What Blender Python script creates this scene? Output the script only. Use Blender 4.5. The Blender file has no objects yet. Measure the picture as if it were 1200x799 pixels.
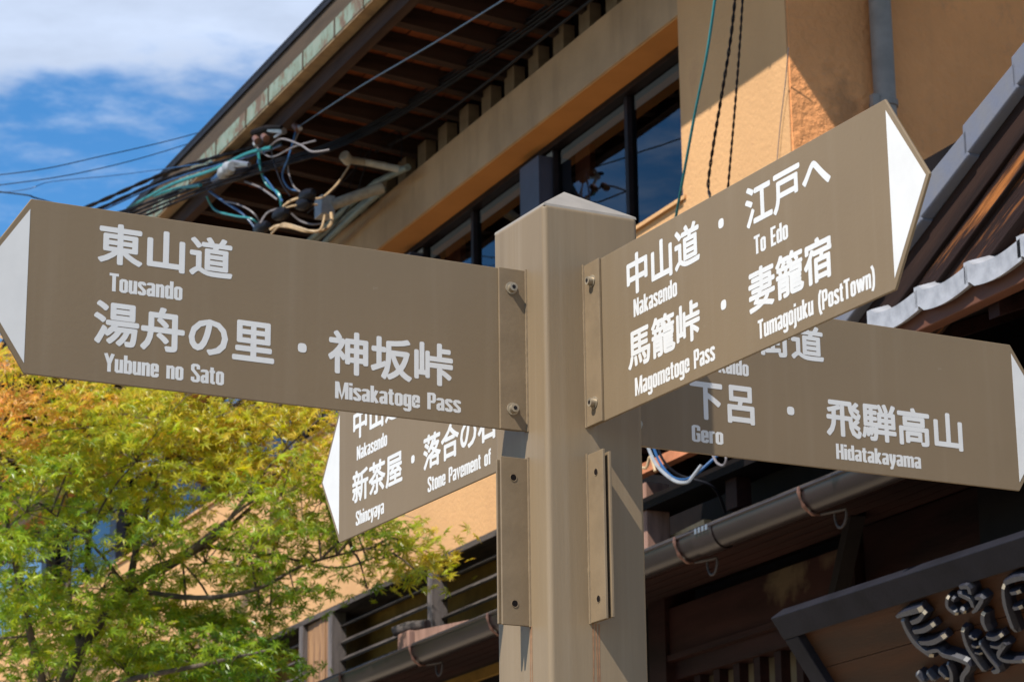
import bpy, bmesh, math, random
from mathutils import Vector, Matrix, noise
S = bpy.context.scene
C = S.collection
R = math.radians
# ------------------------------------------------------------------ camera
F, PITCH, ROLL = 3043.4, .27983, -.0117966
EYE = 1.6
cam_d = bpy.data.cameras.new('camera'); cam = bpy.data.objects.new('camera', cam_d); C.objects.link(cam)
fw = Vector((0, math.cos(PITCH), math.sin(PITCH))); up0 = Vector((0, -math.sin(PITCH), math.cos(PITCH))); rt0 = Vector((1, 0, 0))
RT = rt0*math.cos(ROLL)+up0*math.sin(ROLL); UP = -rt0*math.sin(ROLL)+up0*math.cos(ROLL); FW = fw
m = Matrix((RT, UP, -FW)).transposed().to_4x4(); m.translation = Vector((0, 0, EYE)); cam.matrix_world = m
cam_d.sensor_width = 36; cam_d.lens = F/1200*36; cam_d.clip_start = .1; cam_d.clip_end = 3000
cam_d.dof.use_dof = True; cam_d.dof.focus_distance = 4.75; cam_d.dof.aperture_fstop = 15
S.camera = cam
S.render.resolution_x, S.render.resolution_y = 1024, 681
# ------------------------------------------------------------------ sun, sky, exposure
SUN = Vector((-.701, -.813, 1.34)).normalized()          # towards the sun
sun_el = math.asin(SUN.z); sun_az = math.atan2(SUN.x, SUN.y)
ld = bpy.data.lights.new('sun', 'SUN'); ld.energy = 5.0; ld.angle = R(.5); ld.color = (1, .955, .88)
sun = bpy.data.objects.new('sun', ld); C.objects.link(sun); sun.location = (0, 0, 30)
sun.rotation_euler = (-SUN).to_track_quat('-Z', 'Y').to_euler()
W = bpy.data.worlds.new('World'); S.world = W; W.use_nodes = True
nt = W.node_tree; nt.nodes.clear()
def N(nt, t, **k):
    n = nt.nodes.new(t)
    for a, b in k.items():
        if a == 'inp':
            for i, v in b.items(): n.inputs[i].default_value = v
        else: setattr(n, a, b)
    return n
sk = N(nt, 'ShaderNodeTexSky', sky_type='NISHITA', sun_disc=False, sun_elevation=sun_el, sun_rotation=sun_az, altitude=600, air_density=1.0, dust_density=.35, ozone_density=1.6)
bg = N(nt, 'ShaderNodeBackground', inp={1: .085}); wo = N(nt, 'ShaderNodeOutputWorld')
hs = N(nt, 'ShaderNodeHueSaturation', inp={'Saturation': 1.36, 'Value': 1.42})
tc = N(nt, 'ShaderNodeTexCoord'); sp = N(nt, 'ShaderNodeSeparateXYZ')
L = nt.links.new
L(tc.outputs['Generated'], sp.inputs[0])
zz = N(nt, 'ShaderNodeMath', operation='MAXIMUM', inp={1: .05}); L(sp.outputs[2], zz.inputs[0])
dx = N(nt, 'ShaderNodeMath', operation='DIVIDE'); dy = N(nt, 'ShaderNodeMath', operation='DIVIDE')
L(sp.outputs[0], dx.inputs[0]); L(zz.outputs[0], dx.inputs[1]); L(sp.outputs[1], dy.inputs[0]); L(zz.outputs[0], dy.inputs[1])
cb = N(nt, 'ShaderNodeCombineXYZ'); L(dx.outputs[0], cb.inputs[0]); L(dy.outputs[0], cb.inputs[1])
# cloud deck: large banks broken up by finer noise
n1_ = N(nt, 'ShaderNodeTexNoise', inp={'Scale': 6.5, 'Detail': 9, 'Roughness': .55}); L(cb.outputs[0], n1_.inputs['Vector'])
n2_ = N(nt, 'ShaderNodeTexNoise', inp={'Scale': .55, 'Detail': 2, 'Roughness': .5}); L(cb.outputs[0], n2_.inputs['Vector'])
n3_ = N(nt, 'ShaderNodeTexNoise', inp={'Scale': 11.0, 'Detail': 7, 'Roughness': .6}); L(cb.outputs[0], n3_.inputs['Vector'])
# the cloud bank ahead-left: centred on plane position CB with radius
ds = N(nt, 'ShaderNodeVectorMath', operation='SUBTRACT', inp={1: (-.45, 1.75, 0)}); L(cb.outputs[0], ds.inputs[0])
sc_ = N(nt, 'ShaderNodeVectorMath', operation='MULTIPLY', inp={1: (.75, 1.36, 0)}); L(ds.outputs[0], sc_.inputs[0])
ln = N(nt, 'ShaderNodeVectorMath', operation='LENGTH'); L(sc_.outputs[0], ln.inputs[0])
ad = N(nt, 'ShaderNodeMath', operation='MULTIPLY_ADD', inp={1: .5, 2: -.25}); L(n1_.outputs[0], ad.inputs[0])
sm = N(nt, 'ShaderNodeMath', operation='ADD'); L(ln.outputs['Value'], sm.inputs[0]); L(ad.outputs[0], sm.inputs[1])
bank = N(nt, 'ShaderNodeMapRange', interpolation_type='SMOOTHSTEP', inp={1: 1.08, 2: .90, 3: 0, 4: .95}); L(sm.outputs[0], bank.inputs[0])
wis = N(nt, 'ShaderNodeMath', operation='MULTIPLY'); L(n3_.outputs[0], wis.inputs[0]); L(n2_.outputs[0], wis.inputs[1])
wisp = N(nt, 'ShaderNodeMapRange', interpolation_type='SMOOTHSTEP', inp={1: .20, 2: .44, 3: 0, 4: .62}); L(wis.outputs[0], wisp.inputs[0])
mx = N(nt, 'ShaderNodeMath', operation='MAXIMUM'); L(bank.outputs[0], mx.inputs[0]); L(wisp.outputs[0], mx.inputs[1])
shade = N(nt, 'ShaderNodeMapRange', inp={1: .35, 2: .7, 3: .84, 4: 1.06}); L(n1_.outputs[0], shade.inputs[0])
cc = N(nt, 'ShaderNodeVectorMath', operation='SCALE', inp={0: (5.6, 6.5, 8.2)}); L(shade.outputs[0], cc.inputs['Scale'])
mix = N(nt, 'ShaderNodeMixRGB'); L(mx.outputs[0], mix.inputs[0]); L(sk.outputs[0], hs.inputs['Color']); L(hs.outputs[0], mix.inputs[1]); L(cc.outputs[0], mix.inputs[2])
L(mix.outputs[0], bg.inputs[0]); L(bg.outputs[0], wo.inputs[0])
S.view_settings.view_transform = 'Standard'; S.view_settings.look = 'None'; S.view_settings.gamma = 1; S.view_settings.exposure = 0.55
try: S.cycles.use_denoising = True
except Exception: pass

# ------------------------------------------------------------------ frames
TH = R(24.65)
Vd = Vector((math.cos(TH), math.sin(TH), 0)); Ud = Vector((-math.sin(TH), math.cos(TH), 0))
def ray(px, py): return FW+RT*((px-600)/F)-UP*((py-399.5)/F)
def onv(px, py, v):
    r = ray(px, py); P = r*(v/r.dot(Vd)); return (v, P.dot(Ud), P.z+EYE)
def rangept(px, py, dist):
    P = ray(px, py).normalized()*dist; return (P.dot(Vd), P.dot(Ud), P.z+EYE)

# ------------------------------------------------------------------ materials
MATS = {}
def mat(name, col, rough=.7, var=.12, scale=8., bump=0., bscale=None, metal=0., spec=.5, stretch=(1, 1, 1), col2=None, fac=(.4, .65), detail=6, rotx=0):
    if name in MATS: return MATS[name]
    M = bpy.data.materials.new(name); M.use_nodes = True; t = M.node_tree; b = t.nodes['Principled BSDF']; l = t.links.new
    b.inputs['Roughness'].default_value = rough; b.inputs['Metallic'].default_value = metal; b.inputs['Specular IOR Level'].default_value = spec
    tcx = N(t, 'ShaderNodeTexCoord'); mp = N(t, 'ShaderNodeMapping', inp={'Scale': stretch}); m0 = N(t, 'ShaderNodeMapping', inp={'Rotation': (rotx, 0, 0)}); l(tcx.outputs['Object'], m0.inputs[0]); l(m0.outputs[0], mp.inputs[0])
    nz = N(t, 'ShaderNodeTexNoise', inp={'Scale': scale, 'Detail': detail, 'Roughness': .6}); l(mp.outputs[0], nz.inputs['Vector'])
    c2 = col2 if col2 else tuple(x*(1-var*2) for x in col)
    c1 = col if col2 else tuple(min(1, x*(1+var*.6)) for x in col)
    mr = N(t, 'ShaderNodeMapRange', inp={1: fac[0], 2: fac[1]}); l(nz.outputs[0], mr.inputs[0])
    mxr = N(t, 'ShaderNodeMixRGB', inp={1: (*c1, 1), 2: (*c2, 1)}); l(mr.outputs[0], mxr.inputs[0])
    l(mxr.outputs[0], b.inputs['Base Color'])
    if bump:
        nb = N(t, 'ShaderNodeTexNoise', inp={'Scale': bscale or scale*6, 'Detail': 5, 'Roughness': .6}); l(mp.outputs[0], nb.inputs['Vector'])
        bp = N(t, 'ShaderNodeBump', inp={'Strength': 1.0, 'Distance': bump}); l(nb.outputs[0], bp.inputs['Height']); l(bp.outputs[0], b.inputs['Normal'])
    MATS[name] = M; return M
PAINT = (.178, .126, .072)
m_paint = mat('taupe_paint', PAINT, .55, .03, 2.2, .00025, 160, spec=.3, detail=3)
m_post = mat('post_paint', (.208, .149, .087), .52, .045, 3, .0002, 120, stretch=(2.5, 2.5, .35), spec=.3)
m_bracket = mat('bracket_paint', (.186, .132, .077), .55, .07, 14, .0003, 160, spec=.3)
m_letter = mat('white_vinyl', (.59, .575, .545), .45, .02, 20)
m_cap = mat('cap_paint', (.235, .205, .17), .65, .05, 20, .0004, 200)
m_bolt = mat('bolt_metal', (.33, .27, .19), .35, .2, 60, metal=.4)
m_rust = mat('rust_streak', (.26, .13, .06), .8, .2, 40)
m_wallA = mat('orange_plaster', (.56, .315, .142), .9, .05, 1.2, .004, 45, spec=.2)
m_wallB = mat('rough_orange_plaster', (.80, .335, .125), .95, .07, 1.5, .014, 30, spec=.15)
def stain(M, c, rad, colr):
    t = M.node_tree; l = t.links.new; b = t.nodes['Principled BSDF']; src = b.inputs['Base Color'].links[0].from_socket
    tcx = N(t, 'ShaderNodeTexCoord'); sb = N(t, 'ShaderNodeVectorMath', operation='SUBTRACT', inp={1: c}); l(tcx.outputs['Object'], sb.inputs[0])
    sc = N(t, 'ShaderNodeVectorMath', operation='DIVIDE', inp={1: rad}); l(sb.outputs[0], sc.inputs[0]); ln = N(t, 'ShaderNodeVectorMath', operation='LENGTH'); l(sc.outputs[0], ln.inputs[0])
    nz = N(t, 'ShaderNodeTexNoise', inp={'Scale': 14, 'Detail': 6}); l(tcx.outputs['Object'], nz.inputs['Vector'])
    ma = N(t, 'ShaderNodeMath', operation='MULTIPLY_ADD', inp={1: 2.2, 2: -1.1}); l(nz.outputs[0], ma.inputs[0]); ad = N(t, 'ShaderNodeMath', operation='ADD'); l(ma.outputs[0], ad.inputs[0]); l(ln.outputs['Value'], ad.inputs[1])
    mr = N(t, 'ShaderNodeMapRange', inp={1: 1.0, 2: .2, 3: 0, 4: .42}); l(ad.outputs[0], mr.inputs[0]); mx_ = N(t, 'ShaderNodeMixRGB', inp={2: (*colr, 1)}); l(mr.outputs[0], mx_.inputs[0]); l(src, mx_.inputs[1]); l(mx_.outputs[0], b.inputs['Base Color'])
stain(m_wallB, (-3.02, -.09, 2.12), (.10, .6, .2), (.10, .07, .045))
def wear(M, scale, thr, colr, amt):
    t = M.node_tree; l = t.links.new; b = t.nodes['Principled BSDF']; src = b.inputs['Base Color'].links[0].from_socket
    tcx = N(t, 'ShaderNodeTexCoord'); mp = N(t, 'ShaderNodeMapping', inp={'Scale': (1, 1, .7), 'Rotation': (0, .4, .2)}); l(tcx.outputs['Object'], mp.inputs[0])
    nz = N(t, 'ShaderNodeTexNoise', inp={'Scale': scale, 'Detail': 9, 'Roughness': .72}); l(mp.outputs[0], nz.inputs['Vector'])
    mr = N(t, 'ShaderNodeMapRange', inp={1: thr, 2: thr+.06, 3: 0, 4: amt}); l(nz.outputs[0], mr.inputs[0]); mx_ = N(t, 'ShaderNodeMixRGB', inp={2: (*colr, 1)}); l(mr.outputs[0], mx_.inputs[0]); l(src, mx_.inputs[1]); l(mx_.outputs[0], b.inputs['Base Color'])
wear(m_paint, 13, .685, (.30, .25, .19), .5); wear(m_paint, 21, .70, (.09, .065, .045), .6); wear(m_post, 16, .68, (.29, .24, .18), .45); wear(m_post, 11, .69, (.10, .075, .05), .5); wear(m_bracket, 25, .66, (.12, .08, .05), .5)
wear(m_letter, 18, .67, (.45, .42, .37), .5)
def streaks(M, colr, amt, sc=(16, 16, .7), thr=.5):
    t = M.node_tree; l = t.links.new; b = t.nodes['Principled BSDF']; src = b.inputs['Base Color'].links[0].from_socket
    tcx = N(t, 'ShaderNodeTexCoord'); mp = N(t, 'ShaderNodeMapping', inp={'Scale': sc}); l(tcx.outputs['Object'], mp.inputs[0])
    nz = N(t, 'ShaderNodeTexNoise', inp={'Scale': 1.6, 'Detail': 5, 'Roughness': .6}); l(mp.outputs[0], nz.inputs['Vector'])
    mr = N(t, 'ShaderNodeMapRange', inp={1: thr, 2: thr+.22, 3: 0, 4: amt}); l(nz.outputs[0], mr.inputs[0]); mx_ = N(t, 'ShaderNodeMixRGB', inp={2: (*colr, 1)}); l(mr.outputs[0], mx_.inputs[0]); l(src, mx_.inputs[1]); l(mx_.outputs[0], b.inputs['Base Color'])
streaks(m_paint, (.27, .215, .15), .12); streaks(m_post, (.13, .092, .055), .28); streaks(m_post, (.30, .24, .17), .25, (22, 22, .5)); streaks(m_wallA, (.42, .23, .11), .35, (2.2, 2.2, .35)); streaks(m_wallB, (.45, .22, .10), .4, (2.5, 2.5, .3))
wear(m_wallA, 2.2, .60, (.50, .27, .13), .5); wear(m_wallB, 1.4, .58, (.50, .24, .12), .55)
m_beam = mat('tan_beam_paint', (.38, .245, .135), .85, .07, 3, .002, 70, spec=.2)
streaks(m_beam, (.20, .13, .075), .4, (2, 5, .8))
m_soffit = mat('bounce_lit_soffit', (.50, .23, .07), .85, .05, 3, .002, 70, spec=.2)  # reflected sunlight on the beam's underside put into its warmer colour
m_block = mat('dusty_block_wood', (.16, .11, .06), .85, .2, 5)
m_dark = mat('dark_window_frame', (.014, .011, .012), .45, .2, 10, spec=.5)
m_pillar = mat('blue_grey_pillar', (.045, .05, .075), .5, .1, 6)
m_rafter = mat('rafter_wood', (.035, .019, .013), .8, .25, 3, .002, 30, stretch=(.6, 6, 6))
m_board = mat('soffit_wood', (.21, .062, .026), .8, .25, 4, .002, 30, stretch=(1, .3, 1))
m_purlin = mat('purlin_wood', (.055, .031, .022), .75, .25, 6, .002, 40, stretch=(3, .25, 3), col2=(.028, .016, .012))
m_fascia = mat('weathered_fascia', (.075, .052, .034), .75, .2, 5, .002, 30, stretch=(3, .3, 3), col2=(.055, .04, .028))
m_roof = mat('roof_edge_metal', (.014, .012, .013), .5, .2, 8)
m_tanmetal = mat('tan_gutter_metal', (.30, .20, .095), .6, .15, 8, col2=(.17, .105, .05))
m_brown = mat('brown_gutter', (.022, .015, .0145), .3, .15, 9, spec=.35, stretch=(1, .2, 1))
m_copper = mat('copper_hook', (.17, .085, .06), .45, .25, 30, metal=.5)
m_silver = mat('silver_metal', (.35, .35, .36), .35, .1, 20, metal=.8)
m_dred = mat('dark_red_wood', (.024, .0085, .0065), .6, .3, 3, .001, 30, stretch=(3, .4, 3))
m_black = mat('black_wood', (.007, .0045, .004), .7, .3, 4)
m_greywood = mat('grey_weathered_wood', (.075, .062, .055), .8, .3, 8, .002, 50, stretch=(3, .4, 3))
m_postwood = mat('grey_post_wood', (.12, .098, .09), .8, .25, 8, .002, 50, stretch=(3, 3, .4))
m_cedar = mat('cedar_plank', (.36, .19, .08), .7, .3, 7, .002, 40, stretch=(9, 9, .5), col2=(.15, .07, .03), fac=(.42, .6))
m_mustard = mat('mustard_board', (.24, .14, .03), .85, .15, 5)
m_pink = mat('pinkish_wood', (.27, .155, .115), .7, .15, 8, stretch=(3, 3, .5))
m_orangebd = mat('orange_board', (.45, .17, .08), .6, .2, 8)
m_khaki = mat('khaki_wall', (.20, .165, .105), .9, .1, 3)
m_tile = mat('pale_grey_tile', (.30, .30, .315), .45, .15, 14, .001, 60, spec=.5)
m_tile2 = mat('verge_tile', (.14, .14, .155), .5, .2, 9, .001, 60, col2=(.12, .13, .17))
m_wornlit = mat('worn_sunlit_gable_wood', (.30, .105, .026), .55, .3, 7, .004, 24, rotx=R(24.4), stretch=(4, .32, 4), col2=(.022, .011, .008), fac=(.37, .50))  # worn wood, with sunlit orange streaks painted into its colour
m_gabledark = mat('dark_gable_wood', (.028, .014, .010), .8, .3, 6, .002, 30, spec=.12, rotx=R(24.4), stretch=(3, .3, 3), col2=(.012, .007, .006))
m_redbrown = mat('red_brown_fascia', (.12, .05, .03), .5, .15, 5, stretch=(3, .3, 3))
m_drain = mat('grey_drain_pipe', (.27, .23, .195), .5, .08, 12, spec=.15)
m_conduit = mat('beige_conduit', (.34, .31, .25), .5, .15, 20)
m_conduit2 = mat('green_grey_conduit', (.14, .17, .15), .5, .15, 12)
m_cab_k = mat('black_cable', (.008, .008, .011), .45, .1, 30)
m_cab_g = mat('grey_cable', (.16, .14, .14), .5, .1, 30)
m_cab_b = mat('blue_cable', (.02, .08, .20), .4, .1, 30)
m_cab_s = mat('slate_blue_cable', (.03, .055, .085), .5, .1, 30)
m_cab_t = mat('teal_cable', (.02, .19, .20), .4, .1, 30)
m_cab_c = mat('cream_cable', (.45, .31, .17), .5, .1, 30)
m_cab_w = mat('white_plastic', (.26, .27, .28), .4, .1, 30)
m_frame = mat('slate_frame', (.013, .0125, .017), .6, .15, 8, .001, 50)
m_kanban = mat('signboard_wood', (.055, .021, .008), .5, .2, 2.5, .001, 30, stretch=(2, .5, 5), col2=(.034, .017, .009))
m_carve = mat('carved_silver', (.07, .072, .08), .45, .2, 12, .002, 60, col2=(.06, .063, .072))
m_carvedark = mat('carved_dark_edge', (.012, .012, .02), .5, .1, 12)
m_cream = mat('lit_cream_edge', (.34, .29, .21), .6, .2, 20)  # pale tone that paints the right-facing bevels of the strokes as sunlit
m_bark = mat('maple_bark', (.10, .075, .055), .9, .3, 12, .004, 60)
m_asph = mat('asphalt', (.20, .165, .125), .9, .15, 30, .004, 200)
m_pave = mat('pavement_stone', (.52, .41, .29), .9, .15, 6, .003, 60)
# patina: green/pale blotches and brown streaks on weathered copper
def patina():
    M = bpy.data.materials.new('patina_copper'); M.use_nodes = True; t = M.node_tree; b = t.nodes['Principled BSDF']; l = t.links.new
    tcx = N(t, 'ShaderNodeTexCoord'); mp = N(t, 'ShaderNodeMapping', inp={'Scale': (1, 2.4, 1.6)}); l(tcx.outputs['Object'], mp.inputs[0])
    nz = N(t, 'ShaderNodeTexNoise', inp={'Scale': 2.6, 'Detail': 8, 'Roughness': .75}); l(mp.outputs[0], nz.inputs['Vector'])
    cr = N(t, 'ShaderNodeValToRGB'); l(nz.outputs[0], cr.inputs[0]); e = cr.color_ramp.elements
    e[0].position = .42; e[0].color = (.10, .06, .035, 1); e[1].position = .66; e[1].color = (.20, .21, .16, 1)
    for p_, c_ in ((.47, (.13, .09, .055, 1)), (.50, (.13, .165, .115, 1)), (.57, (.17, .215, .17, 1))):
        q = e.new(p_); q.color = c_
    l(cr.outputs[0], b.inputs['Base Color']); b.inputs['Roughness'].default_value = .75
    return M
m_pat = patina()
def glass():
    M = bpy.data.materials.new('window_glass'); M.use_nodes = True; t = M.node_tree; t.nodes.clear(); l = t.links.new
    o = N(t, 'ShaderNodeOutputMaterial'); g = N(t, 'ShaderNodeBsdfGlossy', inp={'Roughness': .0, 'Color': (.92, .95, 1, 1)}); tr = N(t, 'ShaderNodeBsdfTransparent', inp={0: (.55, .55, .55, 1)})
    fr = N(t, 'ShaderNodeFresnel', inp={0: 1.65}); mxs = N(t, 'ShaderNodeMixShader')
    tcx = N(t, 'ShaderNodeTexCoord'); nz = N(t, 'ShaderNodeTexNoise', inp={'Scale': 1.5, 'Detail': 1}); l(tcx.outputs['Object'], nz.inputs['Vector'])
    bp = N(t, 'ShaderNodeBump', inp={'Strength': .35, 'Distance': .004}); l(nz.outputs[0], bp.inputs['Height']); l(bp.outputs[0], g.inputs['Normal'])
    l(fr.outputs[0], mxs.inputs[0]); l(tr.outputs[0], mxs.inputs[1]); l(g.outputs[0], mxs.inputs[2]); l(mxs.outputs[0], o.inputs[0]); return M
m_glass = glass()

for q_ in (m_dred, m_black, m_rafter, m_board, m_purlin, m_fascia, m_roof, m_dark, m_frame, m_kanban, m_gabledark, m_greywood, m_mustard, m_khaki, m_redbrown, m_pink, m_orangebd, m_cab_k, m_tile2, m_wornlit):
    q_.node_tree.nodes['Principled BSDF'].inputs['Specular IOR Level'].default_value = .13
# ------------------------------------------------------------------ mesh builder
class MB:
    def __init__(s): s.v = []; s.f = []
    def add(s, vs, fs):
        o = len(s.v); s.v += [Vector(p) for p in vs]; s.f += [[i+o for i in f] for f in fs]; return s
    def box(s, a, b):
        x0, y0, z0 = [min(p, q) for p, q in zip(a, b)]; x1, y1, z1 = [max(p, q) for p, q in zip(a, b)]
        return s.add([(x0, y0, z0), (x1, y0, z0), (x1, y1, z0), (x0, y1, z0), (x0, y0, z1), (x1, y0, z1), (x1, y1, z1), (x0, y1, z1)],
                     [(0, 3, 2, 1), (4, 5, 6, 7), (0, 1, 5, 4), (1, 2, 6, 5), (2, 3, 7, 6), (3, 0, 4, 7)])
    def bar(s, a, b, w, h, upv=(0, 0, 1)):
        a = Vector(a); b = Vector(b); d = (b-a).normalized(); r = d.cross(Vector(upv)).normalized(); u = r.cross(d)
        vs = [p+r*sx*w/2+u*sz*h/2 for p in (a, b) for sx, sz in ((-1, -1), (1, -1), (1, 1), (-1, 1))]
        return s.add(vs, [(0, 1, 2, 3), (4, 7, 6, 5), (0, 4, 5, 1), (1, 5, 6, 2), (2, 6, 7, 3), (3, 7, 4, 0)])
    def prism(s, poly, n, d):  # poly: 3D points, extruded by vector n*d
        k = len(poly); P = [Vector(p) for p in poly]; Q = [p+Vector(n)*d for p in P]
        return s.add(P+Q, [list(range(k))[::-1], [k+i for i in range(k)]]+[(i, (i+1) % k, k+(i+1) % k, k+i) for i in range(k)])
    def tube(s, pts, r, seg=6, cap=True):
        P = [Vector(p) for p in pts]; n = len(P); rr = r if isinstance(r, (list, tuple)) else [r]*n
        o = len(s.v); prev = None
        for i, p in enumerate(P):
            d = (P[min(i+1, n-1)]-P[max(i-1, 0)])
            d = d.normalized() if d.length > 1e-9 else Vector((0, 0, 1))
            if prev is None: a = d.orthogonal().normalized()
            else:
                a = prev-d*prev.dot(d); a = a.normalized() if a.length > 1e-6 else d.orthogonal().normalized()
            prev = a; b = d.cross(a)
            for k in range(seg):
                t = 2*math.pi*k/seg; s.v.append(p+(a*math.cos(t)+b*math.sin(t))*rr[i])
        for i in range(n-1):
            for k in range(seg):
                s.f.append([o+i*seg+k, o+i*seg+(k+1) % seg, o+(i+1)*seg+(k+1) % seg, o+(i+1)*seg+k])
        if cap: s.f.append([o+k for k in range(seg)][::-1]); s.f.append([o+(n-1)*seg+k for k in range(seg)])
        return s
    def cyl(s, c, ax, r, l, seg=16):
        c = Vector(c); ax = Vector(ax).normalized(); return s.tube([c, c+ax*l], r, seg)
    def build(s, name, material, parent=None, bevel=0, smooth=False, keep_origin=False):
        xs = list(zip(*s.v)); c = Vector(((min(xs[0])+max(xs[0]))/2, (min(xs[1])+max(xs[1]))/2, min(xs[2]))) if not keep_origin else Vector((0, 0, 0))
        me = bpy.data.meshes.new(name); me.from_pydata([tuple(p-c) for p in s.v], [], s.f); me.update()
        bm = bmesh.new(); bm.from_mesh(me); bmesh.ops.recalc_face_normals(bm, faces=bm.faces)
        if bevel: bmesh.ops.bevel(bm, geom=[e for e in bm.edges if e.calc_face_angle(0) > .5], offset=bevel, segments=6 if bevel > .008 else (3 if bevel > .003 else 2), affect='EDGES', profile=.5)
        bm.to_mesh(me); bm.free()
        if smooth and not bevel:
            for p in me.polygons: p.use_smooth = True
            try: me.set_sharp_from_angle(angle=R(38))
            except Exception: pass
        for mm in (material if isinstance(material, (list, tuple)) else [material]): me.materials.append(mm)
        o = bpy.data.objects.new(name, me); C.objects.link(o); o.location = c
        if parent is not None:
            o.parent = parent
            if parent.type == 'EMPTY' and 'base' in parent: o.location = c-Vector(parent['base'])
            elif parent.type == 'MESH': o.location = c-Vector(parent['org'])
        o['org'] = tuple(c)
        return o
def tag(o, label, cat=None, group=None, kind=None):
    if label: o['label'] = label
    if cat: o['category'] = cat
    if group: o['group'] = group
    if kind: o['kind'] = kind
    return o
def root(name, base, label, cat, frame='house', group=None):
    o = bpy.data.objects.new(name, None); C.objects.link(o); o.empty_display_size = .2
    o['base'] = tuple(base)
    th = TH if frame == 'house' else 0
    o.matrix_world = Matrix.Rotation(th, 4, 'Z') @ Matrix.Translation(Vector(base))
    return tag(o, label, cat, group)
def top(o):   # a top-level mesh laid out in house coordinates
    o.matrix_world = Matrix.Rotation(TH, 4, 'Z') @ Matrix.Translation(Vector(o['org'])); return o
def place(o, loc, parent):
    c = o.copy(); C.objects.link(c); c.parent = parent; c.location = loc; return c

def smooth_pts(P, n=8):
    P = [Vector(p) for p in P]; out = []
    for i in range(len(P)-1):
        p0 = P[max(i-1, 0)]; p1 = P[i]; p2 = P[i+1]; p3 = P[min(i+2, len(P)-1)]
        for j in range(n):
            t = j/n; out.append(.5*((2*p1)+(-p0+p2)*t+(2*p0-5*p1+4*p2-p3)*t*t+(-p0+3*p1-3*p2+p3)*t**3))
    out.append(P[-1]); return out

# ------------------------------------------------------------------ ground
def ground():
    g = MB().box((-1500, -1500, -.5), (1500, 1500, 0)).build('ground', m_asph); tag(g, None, kind='structure')
    p = MB().box((2.6, -40, -.3), (12, 90, .12)).build('pavement', m_pave); top(p); tag(p, None, kind='structure')
ground()

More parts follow.
